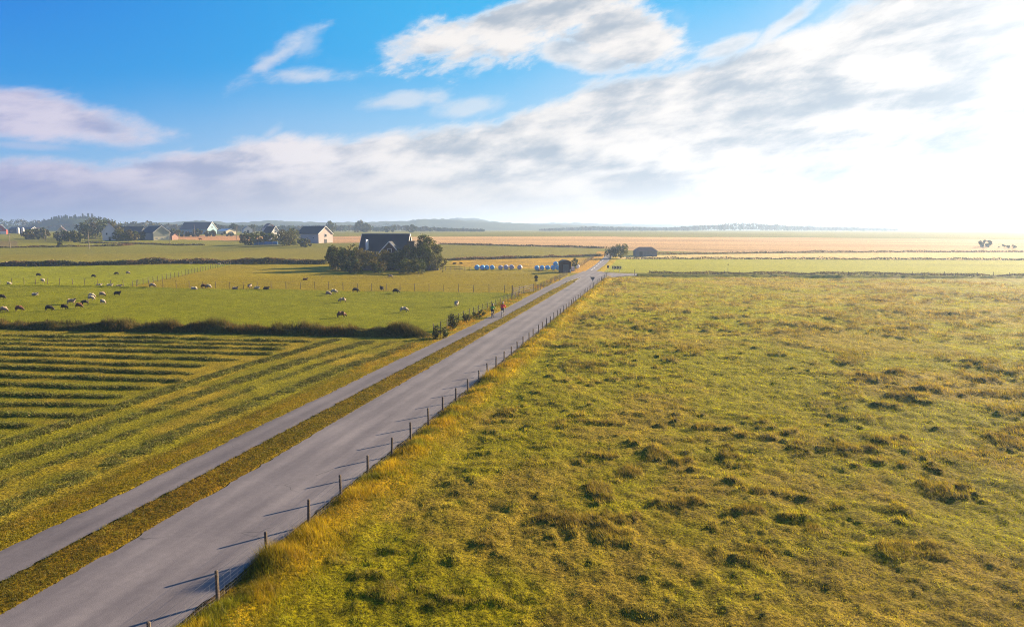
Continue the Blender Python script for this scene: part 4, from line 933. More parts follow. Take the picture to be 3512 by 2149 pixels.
def tree(p, h, r, lab, c1, c2=None, n=2600, leaf=.34, low=.12, name='tree', cat='tree', group=None, lobes=12):
    root = empty(name, p, random.uniform(0, 6.28), lab, cat, group); P, L = crown_points(n, h*low, h, r, lobes)
    k = ss(fbm(P[:, 0]+5, P[:, 1]+P[:, 2], r*.5, 2, 91), .4, .6)[:, None]; c2 = c1*.7 if c2 is None else c2
    C = .8*(c1*(1-k)+c2*k)*rng.uniform(.5, 1.6, (len(P), 1))
    V, Fc, cc = cards(P, leaf*rng.uniform(.7, 1.4, len(P)), C); me = np_mesh('crown', V, Fc, 4, cc, M['leaf']); link(bpy.data.objects.new('crown', me), root)
    link(bpy.data.objects.new('trunk', trunk_mesh(h*.85, r, L, M['bark'])), root); return root
FG = 'trees round the farmhouse garden'
tree(at(1158, 190), 6.6, 3.3, 'dark rounded tree at the left end of the farm garden', DKG, BRG, 4600, .40, .0, group=FG)
tree(at(1196, 187), 6.2, 3.0, 'dark green bushy tree in front of the porch end of the farmhouse', DKG, BRG, 3200, .38, .0, group=FG)
tree(at(1236, 189), 6.6, 3.7, 'broad brownish tree left of the white cross gable', BRG, DKG, 3800, .38, .0, group=FG)
tree(at(1282, 190), 5.2, 3.0, 'low brown-green shrub tree below the dark roof', BRG, OLV, 2600, .36, .0, group=FG)
tree(at(1325, 187), 5.5, 3.0, 'reddish brown bush directly under the white cross gable', BRG, DKG, 3000, .36, .0, group=FG)
tree(at(1368, 188), 5.6, 2.8, 'green bush right of the cross gable tip', DKG, OLV, 2600, .36, .0, group=FG)
tree(at(1408, 189), 6.9, 3.2, 'dark tree hiding the right corner of the farmhouse', DKG, BRG, 3200, .38, .0, group=FG)
tree(at(1447, 188), 7.4, 3.0, 'dark green tree beside the tallest garden tree', DKG, OLV, 3200, .38, .0, group=FG)
tree(at(1474, 190), 9.6, 4.0, 'tallest garden tree with a broad green top at the right end', OLV*.8, DKG, 6500, .42, .0, group=FG)
tree(at(1497, 187), 5.0, 2.0, 'slim grey-green shrub under the tallest garden tree', GRY, OLV, 1600, .32, .0, group=FG)
tree(gp(1518, 932), 4.2, 1.5, 'small thin tree standing apart to the right of the garden', OLV*.8, BRG, 900, .30, .2, group=FG, lobes=7)
tree(gp(2096, 886), 4.3, 2.7, 'grey-brown shrub at the left of the pair beside the far road', GRY, BRG, 1500, .42, .05, 'shrub', 'shrub')
tree(gp(2130, 886), 5.2, 3.6, 'bigger green-grey shrub at the right of the pair beside the far road', GRY*1.1, OLV, 2600, .42, .05, 'shrub', 'shrub')
tree(gp(1972, 928), 3.6, 1.0, 'narrow dark shrub growing behind the plastic tank', DKG, OLV, 700, .3, .1, 'shrub', 'shrub')
tree(gp(1556, 1130), 1.7, .75, 'dark pointed bush among the fence posts near the cyclists', DKG*.8, BRG*.7, 1500, .14, .02, 'shrub', 'shrub')
tree(gp(1600, 1103), .95, .7, 'low dark brown bramble beside the cycle path fence', BRG*.6, DKG*.8, 900, .13, .02, 'shrub', 'shrub')
tree(gp(1640, 1086), .85, 1.1, 'low green bush at the path edge just before the cyclists', OLV, DKG, 1500, .14, .02, 'shrub', 'shrub')
tree(gp(1508, 1160), 1.2, 1.3, 'dull green bush where the overgrown bank meets the cycle path', OLV*.8, DKG, 1500, .15, .02, 'shrub', 'shrub')
tree(at(3360, 330), 3.2, 3.6, 'round grey-green bush in the hazy stubble far to the right', GRY, GRY, 1800, .6, .0, 'shrub', 'shrub')
tree(at(3440, 320), 1.6, 6.0, 'low wide shrub spreading right of the round hazy bush', GRY, GRY, 900, .5, .0, 'shrub', 'shrub')
tree(gp(206, 848), 3.2, 1.3, 'single small dark bush on the field line in the left meadow', DKG, BRG, 500, .5, .05, 'shrub', 'shrub')
tree(at(1220, 176), 3.4, 3.0, 'low dark bush filling the gap under the broad brownish tree', DKG, BRG, 2200, .36, .0, group=FG)
tree(at(1302, 176), 3.2, 3.0, 'low brown bush behind the middle of the stone wall', BRG, DKG, 2200, .36, .0, group=FG)
tree(at(1390, 176), 3.6, 3.2, 'low dark bush behind the right part of the stone wall', DKG, OLV, 2200, .36, .0, group=FG)
tree(at(1436, 175), 3.8, 2.8, 'low olive bush behind the right end of the stone wall', DKG, OLV, 2200, .36, .0, group=FG)
FT = 'trees and bushes around the distant farms'
for (u, D, h, r, c, lab) in [
 (120, 430, 6, 5.5, DKG, 'dark bush below the tiny pink house'), (165, 440, 6.5, 6, DKG, 'wide dark bush left of the cream gable'), (232, 395, 5.5, 6, DKG, 'dark hedge bush under the cream gable'), (262, 385, 6, 4.5, DKG, 'dark bush right of the cream gable'),
 (285, 375, 5.0, 3.6, OLV, 'yellowish grey bush left of the white house'), (310, 440, 10, 6, DKG, 'tall dark tree left of the white house'), (345, 450, 13, 7, BRG*.8, 'tall brown crowned tree behind the white house'), (385, 445, 13, 7.5, DKG, 'tallest dark tree behind the white house roof'), (412, 440, 11, 6, BRG*.8, 'brownish tree right of the white house'),
 (425, 400, 6.5, 4.5, OLV, 'olive bush between white house and grey gable'), (452, 395, 6.0, 4.5, BRG, 'brown bush between white house and grey gable'), (478, 400, 5, 4, DKG, 'low dark bush near the grey gabled barn'), (502, 410, 5, 3.5, BRG, 'reddish shrub at the corner of the grey gabled barn'),
 (615, 520, 5, 4.5, DKG, 'dark bush at the left end of the biggest barn'), (650, 500, 4, 6, DKG, 'dark low bush before the biggest barn wall'), (690, 500, 5, 6, DKG, 'greyish bush at the right end of the biggest barn'), (735, 500, 4.5, 6, DKG, 'dark bush before the pale roofed shed'), (795, 520, 3, 7, DKG, 'low hedge bush below the small white barn'),
 (815, 650, 9, 5.5, DKG, 'round tree behind the small white barn'), (875, 700, 8, 5, DKG, 'round tree between small barn and white houses'), (742, 660, 9, 6, DKG, 'round tree top behind the pale roofed shed'),
 (860, 345, 6.2, 5, DKG, 'dark bush at the left end of the blue tunnel'), (900, 350, 6.4, 5.5, DKG, 'dark bush behind the middle of the blue tunnel'), (938, 352, 5.8, 4.5, DKG, 'dark bush behind the right end of the blue tunnel'), (985, 340, 7.6, 4.4, BRG, 'brownish rounded tree between blue tunnel and white barn'), (1014, 345, 8.2, 4.2, OLV, 'olive green tree beside the white barn'), (1052, 330, 3.8, 4.5, DKG, 'low dark bush in front of the white barn wall'),
 (1142, 700, 12, 7, DKG, 'broad hazy tree beyond the white barn'), (1238, 760, 13, 6, DKG, 'pointed hazy tree above the farmhouse roof'), (1262, 760, 10, 8, DKG, 'wide hazy tree right of the pointed one'), (1415, 780, 8.5, 8, DKG, 'hazy rounded tree beyond the tallest garden tree'), (1345, 790, 7, 12, DKG, 'long low hazy thicket beyond the farmhouse roof')]:
    tree(at(u, D), h, r, lab, c, BRG if c is DKG else DKG, 1700, .012*D**.75*.72, .0, group=FT, lobes=10)
# scrub along the far ditch: one mass
def scrub(name, px, h, wd, n, c1, c2, size, label, D=None):
    pts = [gp(u, v) if D is None else at(u, D) for u, v in px]; P2 = [(p.x, p.y) for p in pts]; seg = np.array([math.dist(a, b) for a, b in zip(P2[:-1], P2[1:])]); cum = np.concatenate([[0], seg.cumsum()])
    t = rng.uniform(0, cum[-1], n); x = np.interp(t, cum, [p[0] for p in P2])+rng.uniform(-wd, wd, n); y = np.interp(t, cum, [p[1] for p in P2])+rng.uniform(-wd, wd, n)
    f = .25+1.25*fbm(x, y, wd*4+2, 3, 95); z = terr(x, y)+rng.uniform(0, 1, n)**.8*h*f
    k = ss(fbm(x, y, 5, 2, 96), .42, .6)[:, None]; C = (c1*(1-k)+c2*k)*rng.uniform(.55, 1.4, (n, 1)); V, Fc, cc = cards(np.stack([x, y, z], -1), size*rng.uniform(.6, 1.4, n), C)
    me = np_mesh(name, V, Fc, 4, cc, M['leaf']); tag(link(bpy.data.objects.new(name, me)), label, 'scrub', kind='stuff')
scrub('ditch_scrub', [(-260, 915), (0, 912), (300, 910), (560, 904), (800, 903), (1120, 905)], 1.7, 1.3, 26000, pal(.045, .05, .022), pal(.13, .085, .04), .42, 'dark scrub along the ditch behind the sheep pastures')
scrub('ditch_scrub', [(1530, 893), (1700, 888), (1850, 884), (2065, 878)], 1.0, 1.0, 6000, pal(.08, .075, .03), pal(.16, .10, .06), .45, 'thin brownish scrub line behind the orange grass strip')
scrub('bank_scrub', [(2230, 941), (2500, 941), (2800, 943), (3150, 946), (3512, 950), (3800, 952)], .75, .7, 16000, pal(.07, .05, .03), pal(.12, .075, .04), .22, 'dark brown weeds on the bank below the far pasture fence')
scrub('field_edge', [(2150, 888), (2500, 888), (2900, 890), (3250, 890), (3512, 892), (4000, 894)], .7, .6, 6000, pal(.07, .065, .03), pal(.10, .08, .04), .4, 'thin dark grass line between cream field and bright green field')
scrub('field_edge', [(2250, 872), (2500, 870), (2800, 866), (3200, 865), (3700, 865)], .8, .7, 4000, pal(.14, .09, .05), pal(.17, .11, .06), .5, 'thin brown weed line behind the cream field')
scrub('field_edge', [(1510, 837), (1700, 842), (1900, 846), (2070, 851)], .8, .9, 3000, pal(.07, .06, .03), pal(.12, .08, .04), .6, 'dark edge between far green field and orange stubble')
scrub('field_edge', [(-300, 851), (0, 850), (200, 847), (420, 843), (470, 838)], .8, .9, 4000, pal(.06, .05, .025), pal(.12, .07, .03), .5, 'dark brown ditch line through the left meadows')
scrub('field_edge', [(280, 833), (460, 836), (640, 842), (700, 840)], .7, .9, 2500, pal(.07, .06, .03), pal(.12, .09, .03), .6, 'dark ditch line in front of the grey gabled barn')
M['woodleaf'] = mat_leaf('distant_leaves', .10, .3, .1, gloss=.0)
# distant woods
def wood(name, prof, D, depth_, label, c1=DKG, size=2.6, per=140, step=1.0, conifer=False, base_v=None):
    """prof: column, top row of the tree tops as a height profile at distance D"""
    us = np.array([p[0] for p in prof]); vs = np.array([p[1] for p in prof]); P = []; 
    u = us[0]; px_m = F_PX/D
    while u < us[-1]:
        p = at(u, D+random.uniform(-.5, .5)*depth_); Dp = depth(p); vt = np.interp(u, us, vs); top = CAM_H+(787.3-vt)*Dp/F_PX-p.z
        h = max(2.5, top*random.uniform(.78, 1.04)); r = random.uniform(.35, .6)*min(h, 14) if not conifer else h*.2
        n = per; d = rng.normal(size=(n, 3)); d /= np.linalg.norm(d, axis=1)[:, None]
        if conifer:
            hh = min(h, 13.0); z0 = h-hh; t = rng.uniform(0, 1, n)**.7; ang = rng.uniform(0, 6.28, n); rr = (1-t)*hh*.26*rng.uniform(.6, 1.1, n); q = np.stack([np.cos(ang)*rr, np.sin(ang)*rr, z0+t*hh], -1)
        else:
            q = d*np.array([r, r, h*.42])*rng.uniform(.7, 1.08, (n, 1)); q[:, 2] += h*.55
        P.append(q+np.array([p.x, p.y, p.z])); u += step*(r*px_m)*random.uniform(.6, 1.4)
    P = np.concatenate(P); k = ss(fbm(P[:, 0], P[:, 1], 40, 2, 97), .4, .6)[:, None]; C = (c1*(1-k)+BRG*.8*k)*rng.uniform(.6, 1.4, (len(P), 1)); V, Fc, cc = cards(P, size*rng.uniform(.7, 1.4, len(P)), C)
    me = np_mesh(name, V, Fc, 4, cc, M['woodleaf']); tag(link(bpy.data.objects.new(name, me)), label, 'woodland', kind='stuff')
wood('woodland', [(-250, 752), (0, 753), (60, 750), (130, 752), (200, 756)], 1250, 120, 'dark line of woodland behind the red house')
wood('woodland', [(395, 764), (440, 768), (465, 755), (490, 762), (520, 758), (560, 764), (620, 770), (640, 770), (700, 768), (900, 772), (1080, 776)], 900, 60, 'tree line behind the grey gabled barn and the small white barn', per=110)
wood('woodland', [(640, 774), (720, 770), (800, 772), (960, 768), (1130, 770), (1200, 772), (1330, 766), (1420, 772), (1520, 776), (1650, 782)], 1700, 160, 'hazy low tree line beyond the white barn', size=2.6)
wood('woodland', [(560, 778), (800, 778), (1000, 776), (1130, 772), (1160, 768), (1230, 770), (1300, 778), (1380, 770), (1460, 777), (1540, 782), (1660, 786)], 950, 80, 'darker hedge line beyond the farmhouse roof', size=1.9)
wood('woodland', [(1850, 786), (2040, 776), (2100, 779), (2280, 781), (2390, 772), (2450, 768), (2530, 763), (2620, 765), (2700, 773), (2760, 776), (2830, 779), (2950, 782), (3060, 786)], 1250, 160, 'hazy grey tree line beyond the orange stubble', size=2.4, per=170)
wood('woodland', [(2600, 775), (2760, 770), (2800, 768), (2860, 773), (3000, 777), (3080, 774), (3300, 772), (3512, 774), (3800, 772)], 2000, 220, 'pale tree line almost lost in the bright haze', size=3.2, per=80)
# hills
def ridge(prof, D, width, c, seed):
    us = np.linspace(prof[0][0], prof[-1][0], 420); nd = 30; dd = D-width/2+width*np.linspace(0, 1, nd); bell = np.sin(np.pi*np.linspace(0, 1, nd))**1.2
    U, DD = np.meshgrid(us, dd); a = (U-1756)/F_PX/math.cos(PITCH); x = DD*a*cy_-DD*sy_; y = DD*a*sy_+DD*cy_
    top = CAM_H+(787.3-np.interp(U, [q[0] for q in prof], [q[1] for q in prof]))*D/F_PX-9.5
    n = fbm(x, y, 120, 5, seed, .65)+.5*(fbm(x, y, 22, 2, seed+9)-.5)
    z = terr(x, y)-1+np.maximum(0, top)*(.78 if D > 1500 else 1)*bell[:, None]*(.72+.56*n); C = c*(.7+.6*fbm(x, y, 90, 3, seed+4)[..., None]); n = len(us)
    i = np.arange(nd-1)[:, None]*n; j = np.arange(n-1)[None, :]; Fc = np.stack([i+j, i+j+1, i+n+j+1, i+n+j], -1).reshape(-1, 4)
    me = np_mesh('hills', np.stack([x, y, z], -1).reshape(-1, 3), Fc, 4, C.reshape(-1, 3), M['leaf'], True); tag(link(bpy.data.objects.new('hills', me)), kind='structure')
ridge([(-300, 770), (300, 764), (600, 756), (700, 752), (800, 756), (900, 751), (1050, 754), (1200, 757), (1400, 752), (1440, 744), (1520, 742), (1600, 745), (1680, 752), (1800, 762), (2000, 770), (2400, 778)], 1950, 800, pal(.07, .08, .03), 60)
ridge([(1200, 768), (1400, 757), (1500, 750), (1580, 741), (1640, 744), (1720, 758), (1900, 758), (2100, 762), (2300, 765), (2500, 774), (2900, 775), (3400, 772), (4000, 775)], 2700, 900, pal(.06, .07, .04), 64)
for k, (D_, prof) in enumerate(((1230, [(120, 778), (140, 764), (165, 754), (190, 747), (230, 740), (270, 737), (320, 733), (350, 735), (370, 744), (395, 752), (425, 770)]), (1195, [(122, 782), (180, 758), (240, 749), (320, 742), (370, 752), (425, 776)]), (1160, [(120, 786), (180, 768), (250, 758), (320, 752), (380, 762), (428, 780)]), (1125, [(120, 789), (200, 775), (300, 766), (380, 773), (430, 786)]))):
    wood('conifer_wood', prof, D_, 16, ('top of the wooded hill of dark spruces behind the left farms', 'upper slope of the spruce hill behind the left farms', 'middle slope of the spruce hill behind the left farms', 'foot of the spruce hill behind the left farms')[k], size=2.6, per=150, step=.65, conifer=True, c1=DKG*.85)
ridge([(100, 788), (140, 775), (190, 760), (270, 750), (340, 748), (375, 758), (435, 787)], 1190, 200, DKG*.8, 66)
# haze
def volume_box(name, lo, hi, dens, col, g, label=None, cat=None):
    b = MB(); b.box(lo[0], hi[0], lo[1], hi[1], lo[2], hi[2]); m, N, o = new_mat(name); v = N.new('ShaderNodeVolumePrincipled')
    v.inputs['Density'].default_value = dens; v.inputs['Color'].default_value = col; v.inputs['Anisotropy'].default_value = g
    N.l.new(v.outputs[0], o.inputs['Volume']); ob = b.build(name, m); tag(ob, label, cat, kind='stuff'); return ob
HAZE = .00033
volume_box('haze', (-9700, -9700, -1.6), (9700, 9700, 68), HAZE, (.40, .56, .84, 1), .50)
# ------------------------------------------------------------------ animals and people
M['fleece'] = mat_leaf('fleece', .0, .25, 9, gloss=.02)
M['skincloth'] = mat_leaf('person_surface', .0, .06, 9, gloss=.04)
def skin(name, verts, edges, cols, mat, lv=2, root=0):
    """one continuous surface grown round a skeleton; verts: (x, y, z, radius)"""
    me = bpy.data.meshes.new(name+'_skel'); me.from_pydata([v[:3] for v in verts], edges, []); o = bpy.data.objects.new(name+'_skel', me); COL.objects.link(o)
    s = o.modifiers.new('s', 'SKIN'); s.use_smooth_shade = True
    for i, v in enumerate(me.skin_vertices[0].data): v.radius = (verts[i][3], verts[i][3]); v.use_root = (i == root)
    sb = o.modifiers.new('b', 'SUBSURF'); sb.levels = lv; sb.render_levels = lv
    dg = bpy.context.evaluated_depsgraph_get(); m2 = bpy.data.meshes.new_from_object(o.evaluated_get(dg)); m2.name = name
    bpy.data.objects.remove(o); bpy.data.meshes.remove(me)
    n = len(m2.vertices); co = np.empty(n*3, np.float32); m2.vertices.foreach_get('co', co); co = co.reshape(-1, 3)
    K = np.array([v[:3] for v in verts]); d = np.linalg.norm(co[:, None]-K[None], axis=2)/np.maximum(np.array([v[3] for v in verts]), .03)[None]; idx = d.argmin(1)
    c = np.ones((n, 4), np.float32); c[:, :3] = np.array(cols)[idx]; at_ = m2.attributes.new('col', 'FLOAT_COLOR', 'POINT'); at_.data.foreach_set('color', c.ravel())
    m2.materials.clear(); m2.materials.append(mat); m2.polygons.foreach_set('use_smooth', [True]*len(m2.polygons)); return m2
def sheep_mesh(pose, wool, face):
    V = [(0, 0, .54, .26), (-.22, 0, .55, .25), (-.43, 0, .54, .19), (.22, 0, .54, .25), (.40, 0, .55, .19)]; E = [(0, 1), (1, 2), (0, 3), (3, 4)]; C = [wool]*5
    low = pose == 'lying'
    if pose == 'graze': nk = [(.56, 0, .44, .12), (.66, 0, .27, .085), (.74, 0, .12, .05)]
    else: nk = [(.53, 0, .68, .12), (.60, 0, .80, .09), (.76, 0, .75, .052)]
    a = len(V); V += nk; E += [(4, a), (a, a+1), (a+1, a+2)]; C += [wool, face, face]
    hx, hz = V[a+1][0]-.03, V[a+1][2]+.05
    for s in (-1, 1): V.append((hx-.05, s*.14, hz, .025)); E.append((a+1, len(V)-1)); C.append(face)
    V.append((-.58, 0, .45, .05)); E.append((2, len(V)-1)); C.append(wool)
    for bx, root_ in ((-.40, 2), (.36, 4)):
        for s in (-1, 1):
            i = len(V)
            if low: V += [(bx+.04, s*.19, .42, .07), (bx+.22, s*.22, .34, .035), (bx+.02, s*.24, .31, .028)]
            else:
                kb = -.05 if bx < 0 else .0
                V += [(bx, s*.13, .33, .075), (bx+kb, s*.13, .19, .036), (bx+.01, s*.13, .02, .032)]
            E += [(root_, i), (i, i+1), (i+1, i+2)]; C += [wool, face, face]
    if low: V = [(x, y, z-.29, r) for x, y, z, r in V]
    return skin('sheep', V, E, C, M['fleece'], 2)
WHT, CRM, BLK, BRN = pal(.30, .26, .19), pal(.26, .20, .15), pal(.018, .014, .012), pal(.09, .04, .025)
SM = {}
for pose in ('graze', 'stand', 'lying'):
    for nm, w, f in (('white', WHT, CRM*.8), ('black', BLK, BLK), ('brown', BRN, BLK), ('dark_faced', CRM*.9, BLK)):
        SM[pose, nm] = sheep_mesh(pose, w, f)
SHEEP = [  # column, row, pose, fleece, heading (deg), label
 (7, 1026, 'graze', 'black', 0, 'black sheep grazing, farthest to the left, above the bank'), (14, 1071, 'graze', 'dark_faced', -10, 'cream sheep nearest the left end of the overgrown bank'),
 (66, 1068, 'graze', 'brown', 0, 'dark brown sheep grazing close to the bank, next to the cream one'), (169, 1066, 'graze', 'black', 0, 'black sheep at the left of the three dark ones by the bank'),
 (220, 1059, 'graze', 'black', -8, 'black sheep in the middle of the three dark ones by the bank'), (271, 1057, 'graze', 'brown', -14, 'dark brown sheep at the right of the three dark ones by the bank'),
 (292, 1044, 'graze', 'black', 200, 'black sheep just behind the dark trio'), (244, 1043, 'stand', 'dark_faced', 10, 'pale sheep with lit face behind the dark trio'),
 (119, 1013, 'lying', 'white', 0, 'white sheep lying alone in the left pasture'), (314, 1021, 'graze', 'white', -5, 'upper of the two white sheep standing close together'), (313, 1029, 'graze', 'white', -5, 'lower of the two white sheep standing close together'),
 (351, 1014, 'graze', 'dark_faced', -20, 'white sheep grazing just right of the close pair'), (353, 1041, 'graze', 'white', -25, 'white sheep grazing below and right of the close pair'), (402, 1013, 'stand', 'black', 0, 'black sheep standing right of the white group, head raised'),
 (32, 976, 'lying', 'white', 160, 'white sheep lying at the left end of the cross fence'), (147, 969, 'graze', 'white', -25, 'white sheep grazing beyond the left part of the cross fence'), (339, 980, 'lying', 'white', 30, 'pale sheep lying against the fence left of the slanting fence'),
 (375, 984, 'lying', 'white', 10, 'white sheep lying by the cross fence near the fence corner'), (407, 984, 'lying', 'dark_faced', 10, 'sheep lying at the foot of the fence corner post'), (132, 948, 'graze', 'black', 0, 'black sheep grazing in the upper left pasture'),
 (321, 953, 'graze', 'black', 0, 'black sheep alone in the middle of the upper left pasture'), (400, 943, 'graze', 'black', 180, 'black sheep next to the slanting fence, the lower of two'), (439, 940, 'graze', 'dark_faced', -15, 'dark faced sheep next to the slanting fence, the upper of two'),
 (119, 914, 'graze', 'black', 0, 'black sheep standing against the far dark scrub on the left'), (654, 905, 'lying', 'white', 0, 'white sheep lying by the scrub left of the slanting fence top'), (751, 906, 'lying', 'white', 0, 'white sheep lying by the scrub at the top of the slanting fence'), (523, 986, 'graze', 'dark_faced', -10, 'dark faced sheep grazing against the cross fence right of the corner'),
 (668, 992, 'lying', 'white', 180, 'white sheep lying in front of a pair by the cross fence'), (699, 988, 'graze', 'brown', 0, 'brown sheep of the pair at the cross fence'), (716, 988, 'graze', 'white', -20, 'white sheep of the pair at the cross fence'),
 (805, 991, 'lying', 'dark_faced', 0, 'single dark faced sheep lying at the cross fence'), (857, 989, 'stand', 'dark_faced', 90, 'cream sheep standing rear on at the cross fence'), (880, 992, 'lying', 'white', 0, 'small white sheep lying beside the rear on one'), (912, 993, 'lying', 'black', 0, 'black sheep lying by the cross fence with a pale neighbour'),
 (1126, 1014, 'graze', 'dark_faced', -20, 'dark faced sheep in front of its pale companion in mid pasture'), (1145, 1008, 'graze', 'white', 0, 'pale sheep right behind the dark faced one in mid pasture'), (1219, 1000, 'graze', 'black', 0, 'black sheep by the cross fence below the farm trees'),
 (1309, 996, 'stand', 'black', 120, 'black sheep seen rear on at the fence below the farmhouse'), (1357, 1006, 'graze', 'black', 0, 'black sheep grazing below the tall garden tree'), (1340, 953, 'graze', 'dark_faced', 180, 'pale and dark sheep grazing alone below the stone wall'), (1046, 961, 'lying', 'brown', 0, 'brown sheep lying alone in the tan pasture left of the farm'),
 (1175, 1037, 'graze', 'dark_faced', 200, 'dark faced sheep alone in the middle of the near pasture'), (1385, 1069, 'graze', 'white', 15, 'white sheep in the near pasture above the right end of the bank'), (1566, 1050, 'stand', 'white', 80, 'white sheep rear on, closest to the cyclists'), (1170, 1088, 'graze', 'brown', 30, 'reddish brown sheep right at the edge of the overgrown bank'),
 (1558, 905, 'lying', 'black', 0, 'black animal resting right of the farm garden'), (1582, 904, 'lying', 'black', 180, 'black animal resting nearer to the blue bales'), (1850, 931, 'graze', 'dark_faced', 0, 'sheep grazing in front of the blue bales by the shed')]
for u, v, pose, col, hd, lab in SHEEP:
    o = link(bpy.data.objects.new('sheep', SM[pose, col])); p = gp(u, v); p.z = zh(p.x, p.y); o.location = p; o.rotation_euler = (0, 0, YAW+R(hd+random.uniform(-6, 6))); s = random.uniform(.90, 1.04); o.scale = (s, s*random.uniform(.95, 1.1), s)
    tag(o, lab, 'sheep', 'sheep in the pastures')
# brown cow far off
def cow_mesh():
    V = [(0, 0, 1.0, .36), (-.5, 0, 1.02, .34), (-.8, 0, 1.05, .26), (.5, 0, 1.0, .34), (.8, 0, 1.05, .26), (1.1, 0, 1.1, .18), (1.35, 0, 1.15, .14), (1.62, 0, 1.0, .1)]; E = [(0, 1), (1, 2), (0, 3), (3, 4), (4, 5), (5, 6), (6, 7)]; 
    for bx, r in ((-.75, 2), (.7, 4)):
        for s in (-1, 1): i = len(V); V += [(bx, s*.2, .62, .12), (bx-.04, s*.2, .35, .065), (bx, s*.2, .03, .06)]; E += [(r, i), (i, i+1), (i+1, i+2)]
    for s in (-1, 1): V.append((1.28, s*.24, 1.26, .04)); E.append((6, len(V)-1))
    return skin('cow', V, E, [pal(.14, .05, .03)]*len(V), M['fleece'], 2)
o = link(bpy.data.objects.new('cow', cow_mesh())); o.location = gp(688, 824); o.rotation_euler = (0, 0, YAW+R(180)); tag(o, 'reddish brown cow in the far green field below the largest barn', 'cow')
# bird low over the rough pasture
V = [(0, 0, 0, .07), (-.16, 0, .01, .05), (-.34, 0, .0, .05), (.14, 0, .02, .05), (.23, 0, .02, .02)]; E = [(0, 1), (1, 2), (0, 3), (3, 4)]
for s in (-1, 1): i = len(V); V += [(.04, s*.18, .10, .04), (-.03, s*.42, .02, .035), (-.14, s*.62, -.14, .015)]; E += [(0, i), (i, i+1), (i+1, i+2)]
o = link(bpy.data.objects.new('bird', skin('bird', V, E, [BLK]*len(V), M['fleece'], 2))); p = gp(3018, 1052); o.location = (p.x, p.y, .9); o.rotation_euler = (0, 0, YAW+R(70)); o.scale = (1.1, 1.1, 1.1); tag(o, 'black bird flying low over the rough pasture', 'bird')
o = link(bpy.data.objects.new('bird', o.data)); p = gp(2274, 955); o.location = (p.x, p.y, .6); o.rotation_euler = (0, R(-40), YAW+R(20)); o.scale = (1, .5, 1); tag(o, 'brown bird near the bank below the far pasture fence', 'bird')

# bicycles and riders
M['tyre'] = mat_plain('tyre_rubber', lin(.02, .02, .02), .8, .1, 9); M['bikeframe'] = mat_plain('bicycle_frame', lin(.05, .06, .08), .35, .05, 3, metal=.2); M['bikeframe2'] = mat_plain('bicycle_frame_pale', lin(.45, .46, .48), .35, .05, 3, metal=.2)
def bicycle(p, rz, label, fm):
    root = empty('bicycle', p, rz, label, 'bicycle')
    for x in (-.52, .54):
        b = MB(); b.torus((x, 0, .345), .325, .022); w = b.build('wheel', M['tyre'], root, True)
        b = MB(); b.torus((x, 0, .345), .295, .010, n=28, m=5); b.build('rim', M['wire'], w)
        b = MB()
        for k in range(10): a = math.pi*k/5; b.tube((x, 0, .345), (x+.29*math.cos(a), 0, .345+.29*math.sin(a)), .0025, .0025, 3, False)
        b.tube((x, -.05, .345), (x, .05, .345), .02, .02, 8); b.build('spokes', M['wire'], w)
    b = MB(); BB, ST, HT, HB = (-.05, 0, .30), (-.20, 0, .82), (.36, 0, .88), (.40, 0, .70)
    for a, c in ((BB, ST), (BB, HB), (ST, HT), (HT, HB), ((-.52, .05, .345), BB), ((-.52, -.05, .345), BB), ((-.52, .04, .345), (-.19, 0, .78)), ((-.52, -.04, .345), (-.19, 0, .78))): b.tube(a, c, .017, .017, 7)
    b.build('frame', fm, root)
    b = MB(); b.tube((.40, .05, .68), (.54, .05, .345), .013, .013, 6); b.tube((.40, -.05, .68), (.54, -.05, .345), .013, .013, 6); b.bar((.40, -.05, .68), (.40, .05, .68), .03, .03); b.build('fork', fm, root)
    b = MB(); b.tube((.36, 0, .88), (.35, 0, 1.0), .014, .014, 6); b.tube((.36, 0, 1.0), (.36, .20, 1.02), .012, .012, 6); b.tube((.36, 0, 1.0), (.36, -.20, 1.02), .012, .012, 6)
    b.tube((.36, .20, 1.02), (.29, .31, 1.02), .014, .014, 6); b.tube((.36, -.20, 1.02), (.29, -.31, 1.02), .014, .014, 6); b.build('handlebar', M['black'], root)
    b = MB(); b.tube(ST, (-.23, 0, .93), .013, .013, 6); b.blob((-.27, 0, .95), (.14, .07, .03)); b.build('saddle', M['black'], root, True)
    b = MB(); b.tube((-.05, -.07, .30), (-.05, .07, .30), .02, .02, 8); b.tube((-.05, .075, .30), (.06, .075, .18), .010, .010, 6); b.tube((-.05, -.075, .30), (-.16, -.075, .42), .010, .010, 6); b.box(.02, .11, .08, .18, .165, .185); b.box(-.21, -.12, -.18, -.08, .41, .43); b.build('crankset', M['wire'], root)
    b = MB(); b.box(-.78, -.34, -.06, .06, .73, .745); b.tube((-.76, .05, .73), (-.53, .05, .36), .006, .006, 4); b.tube((-.76, -.05, .73), (-.53, -.05, .36), .006, .006, 4); b.build('rear_rack', M['wire'], root)
    return root
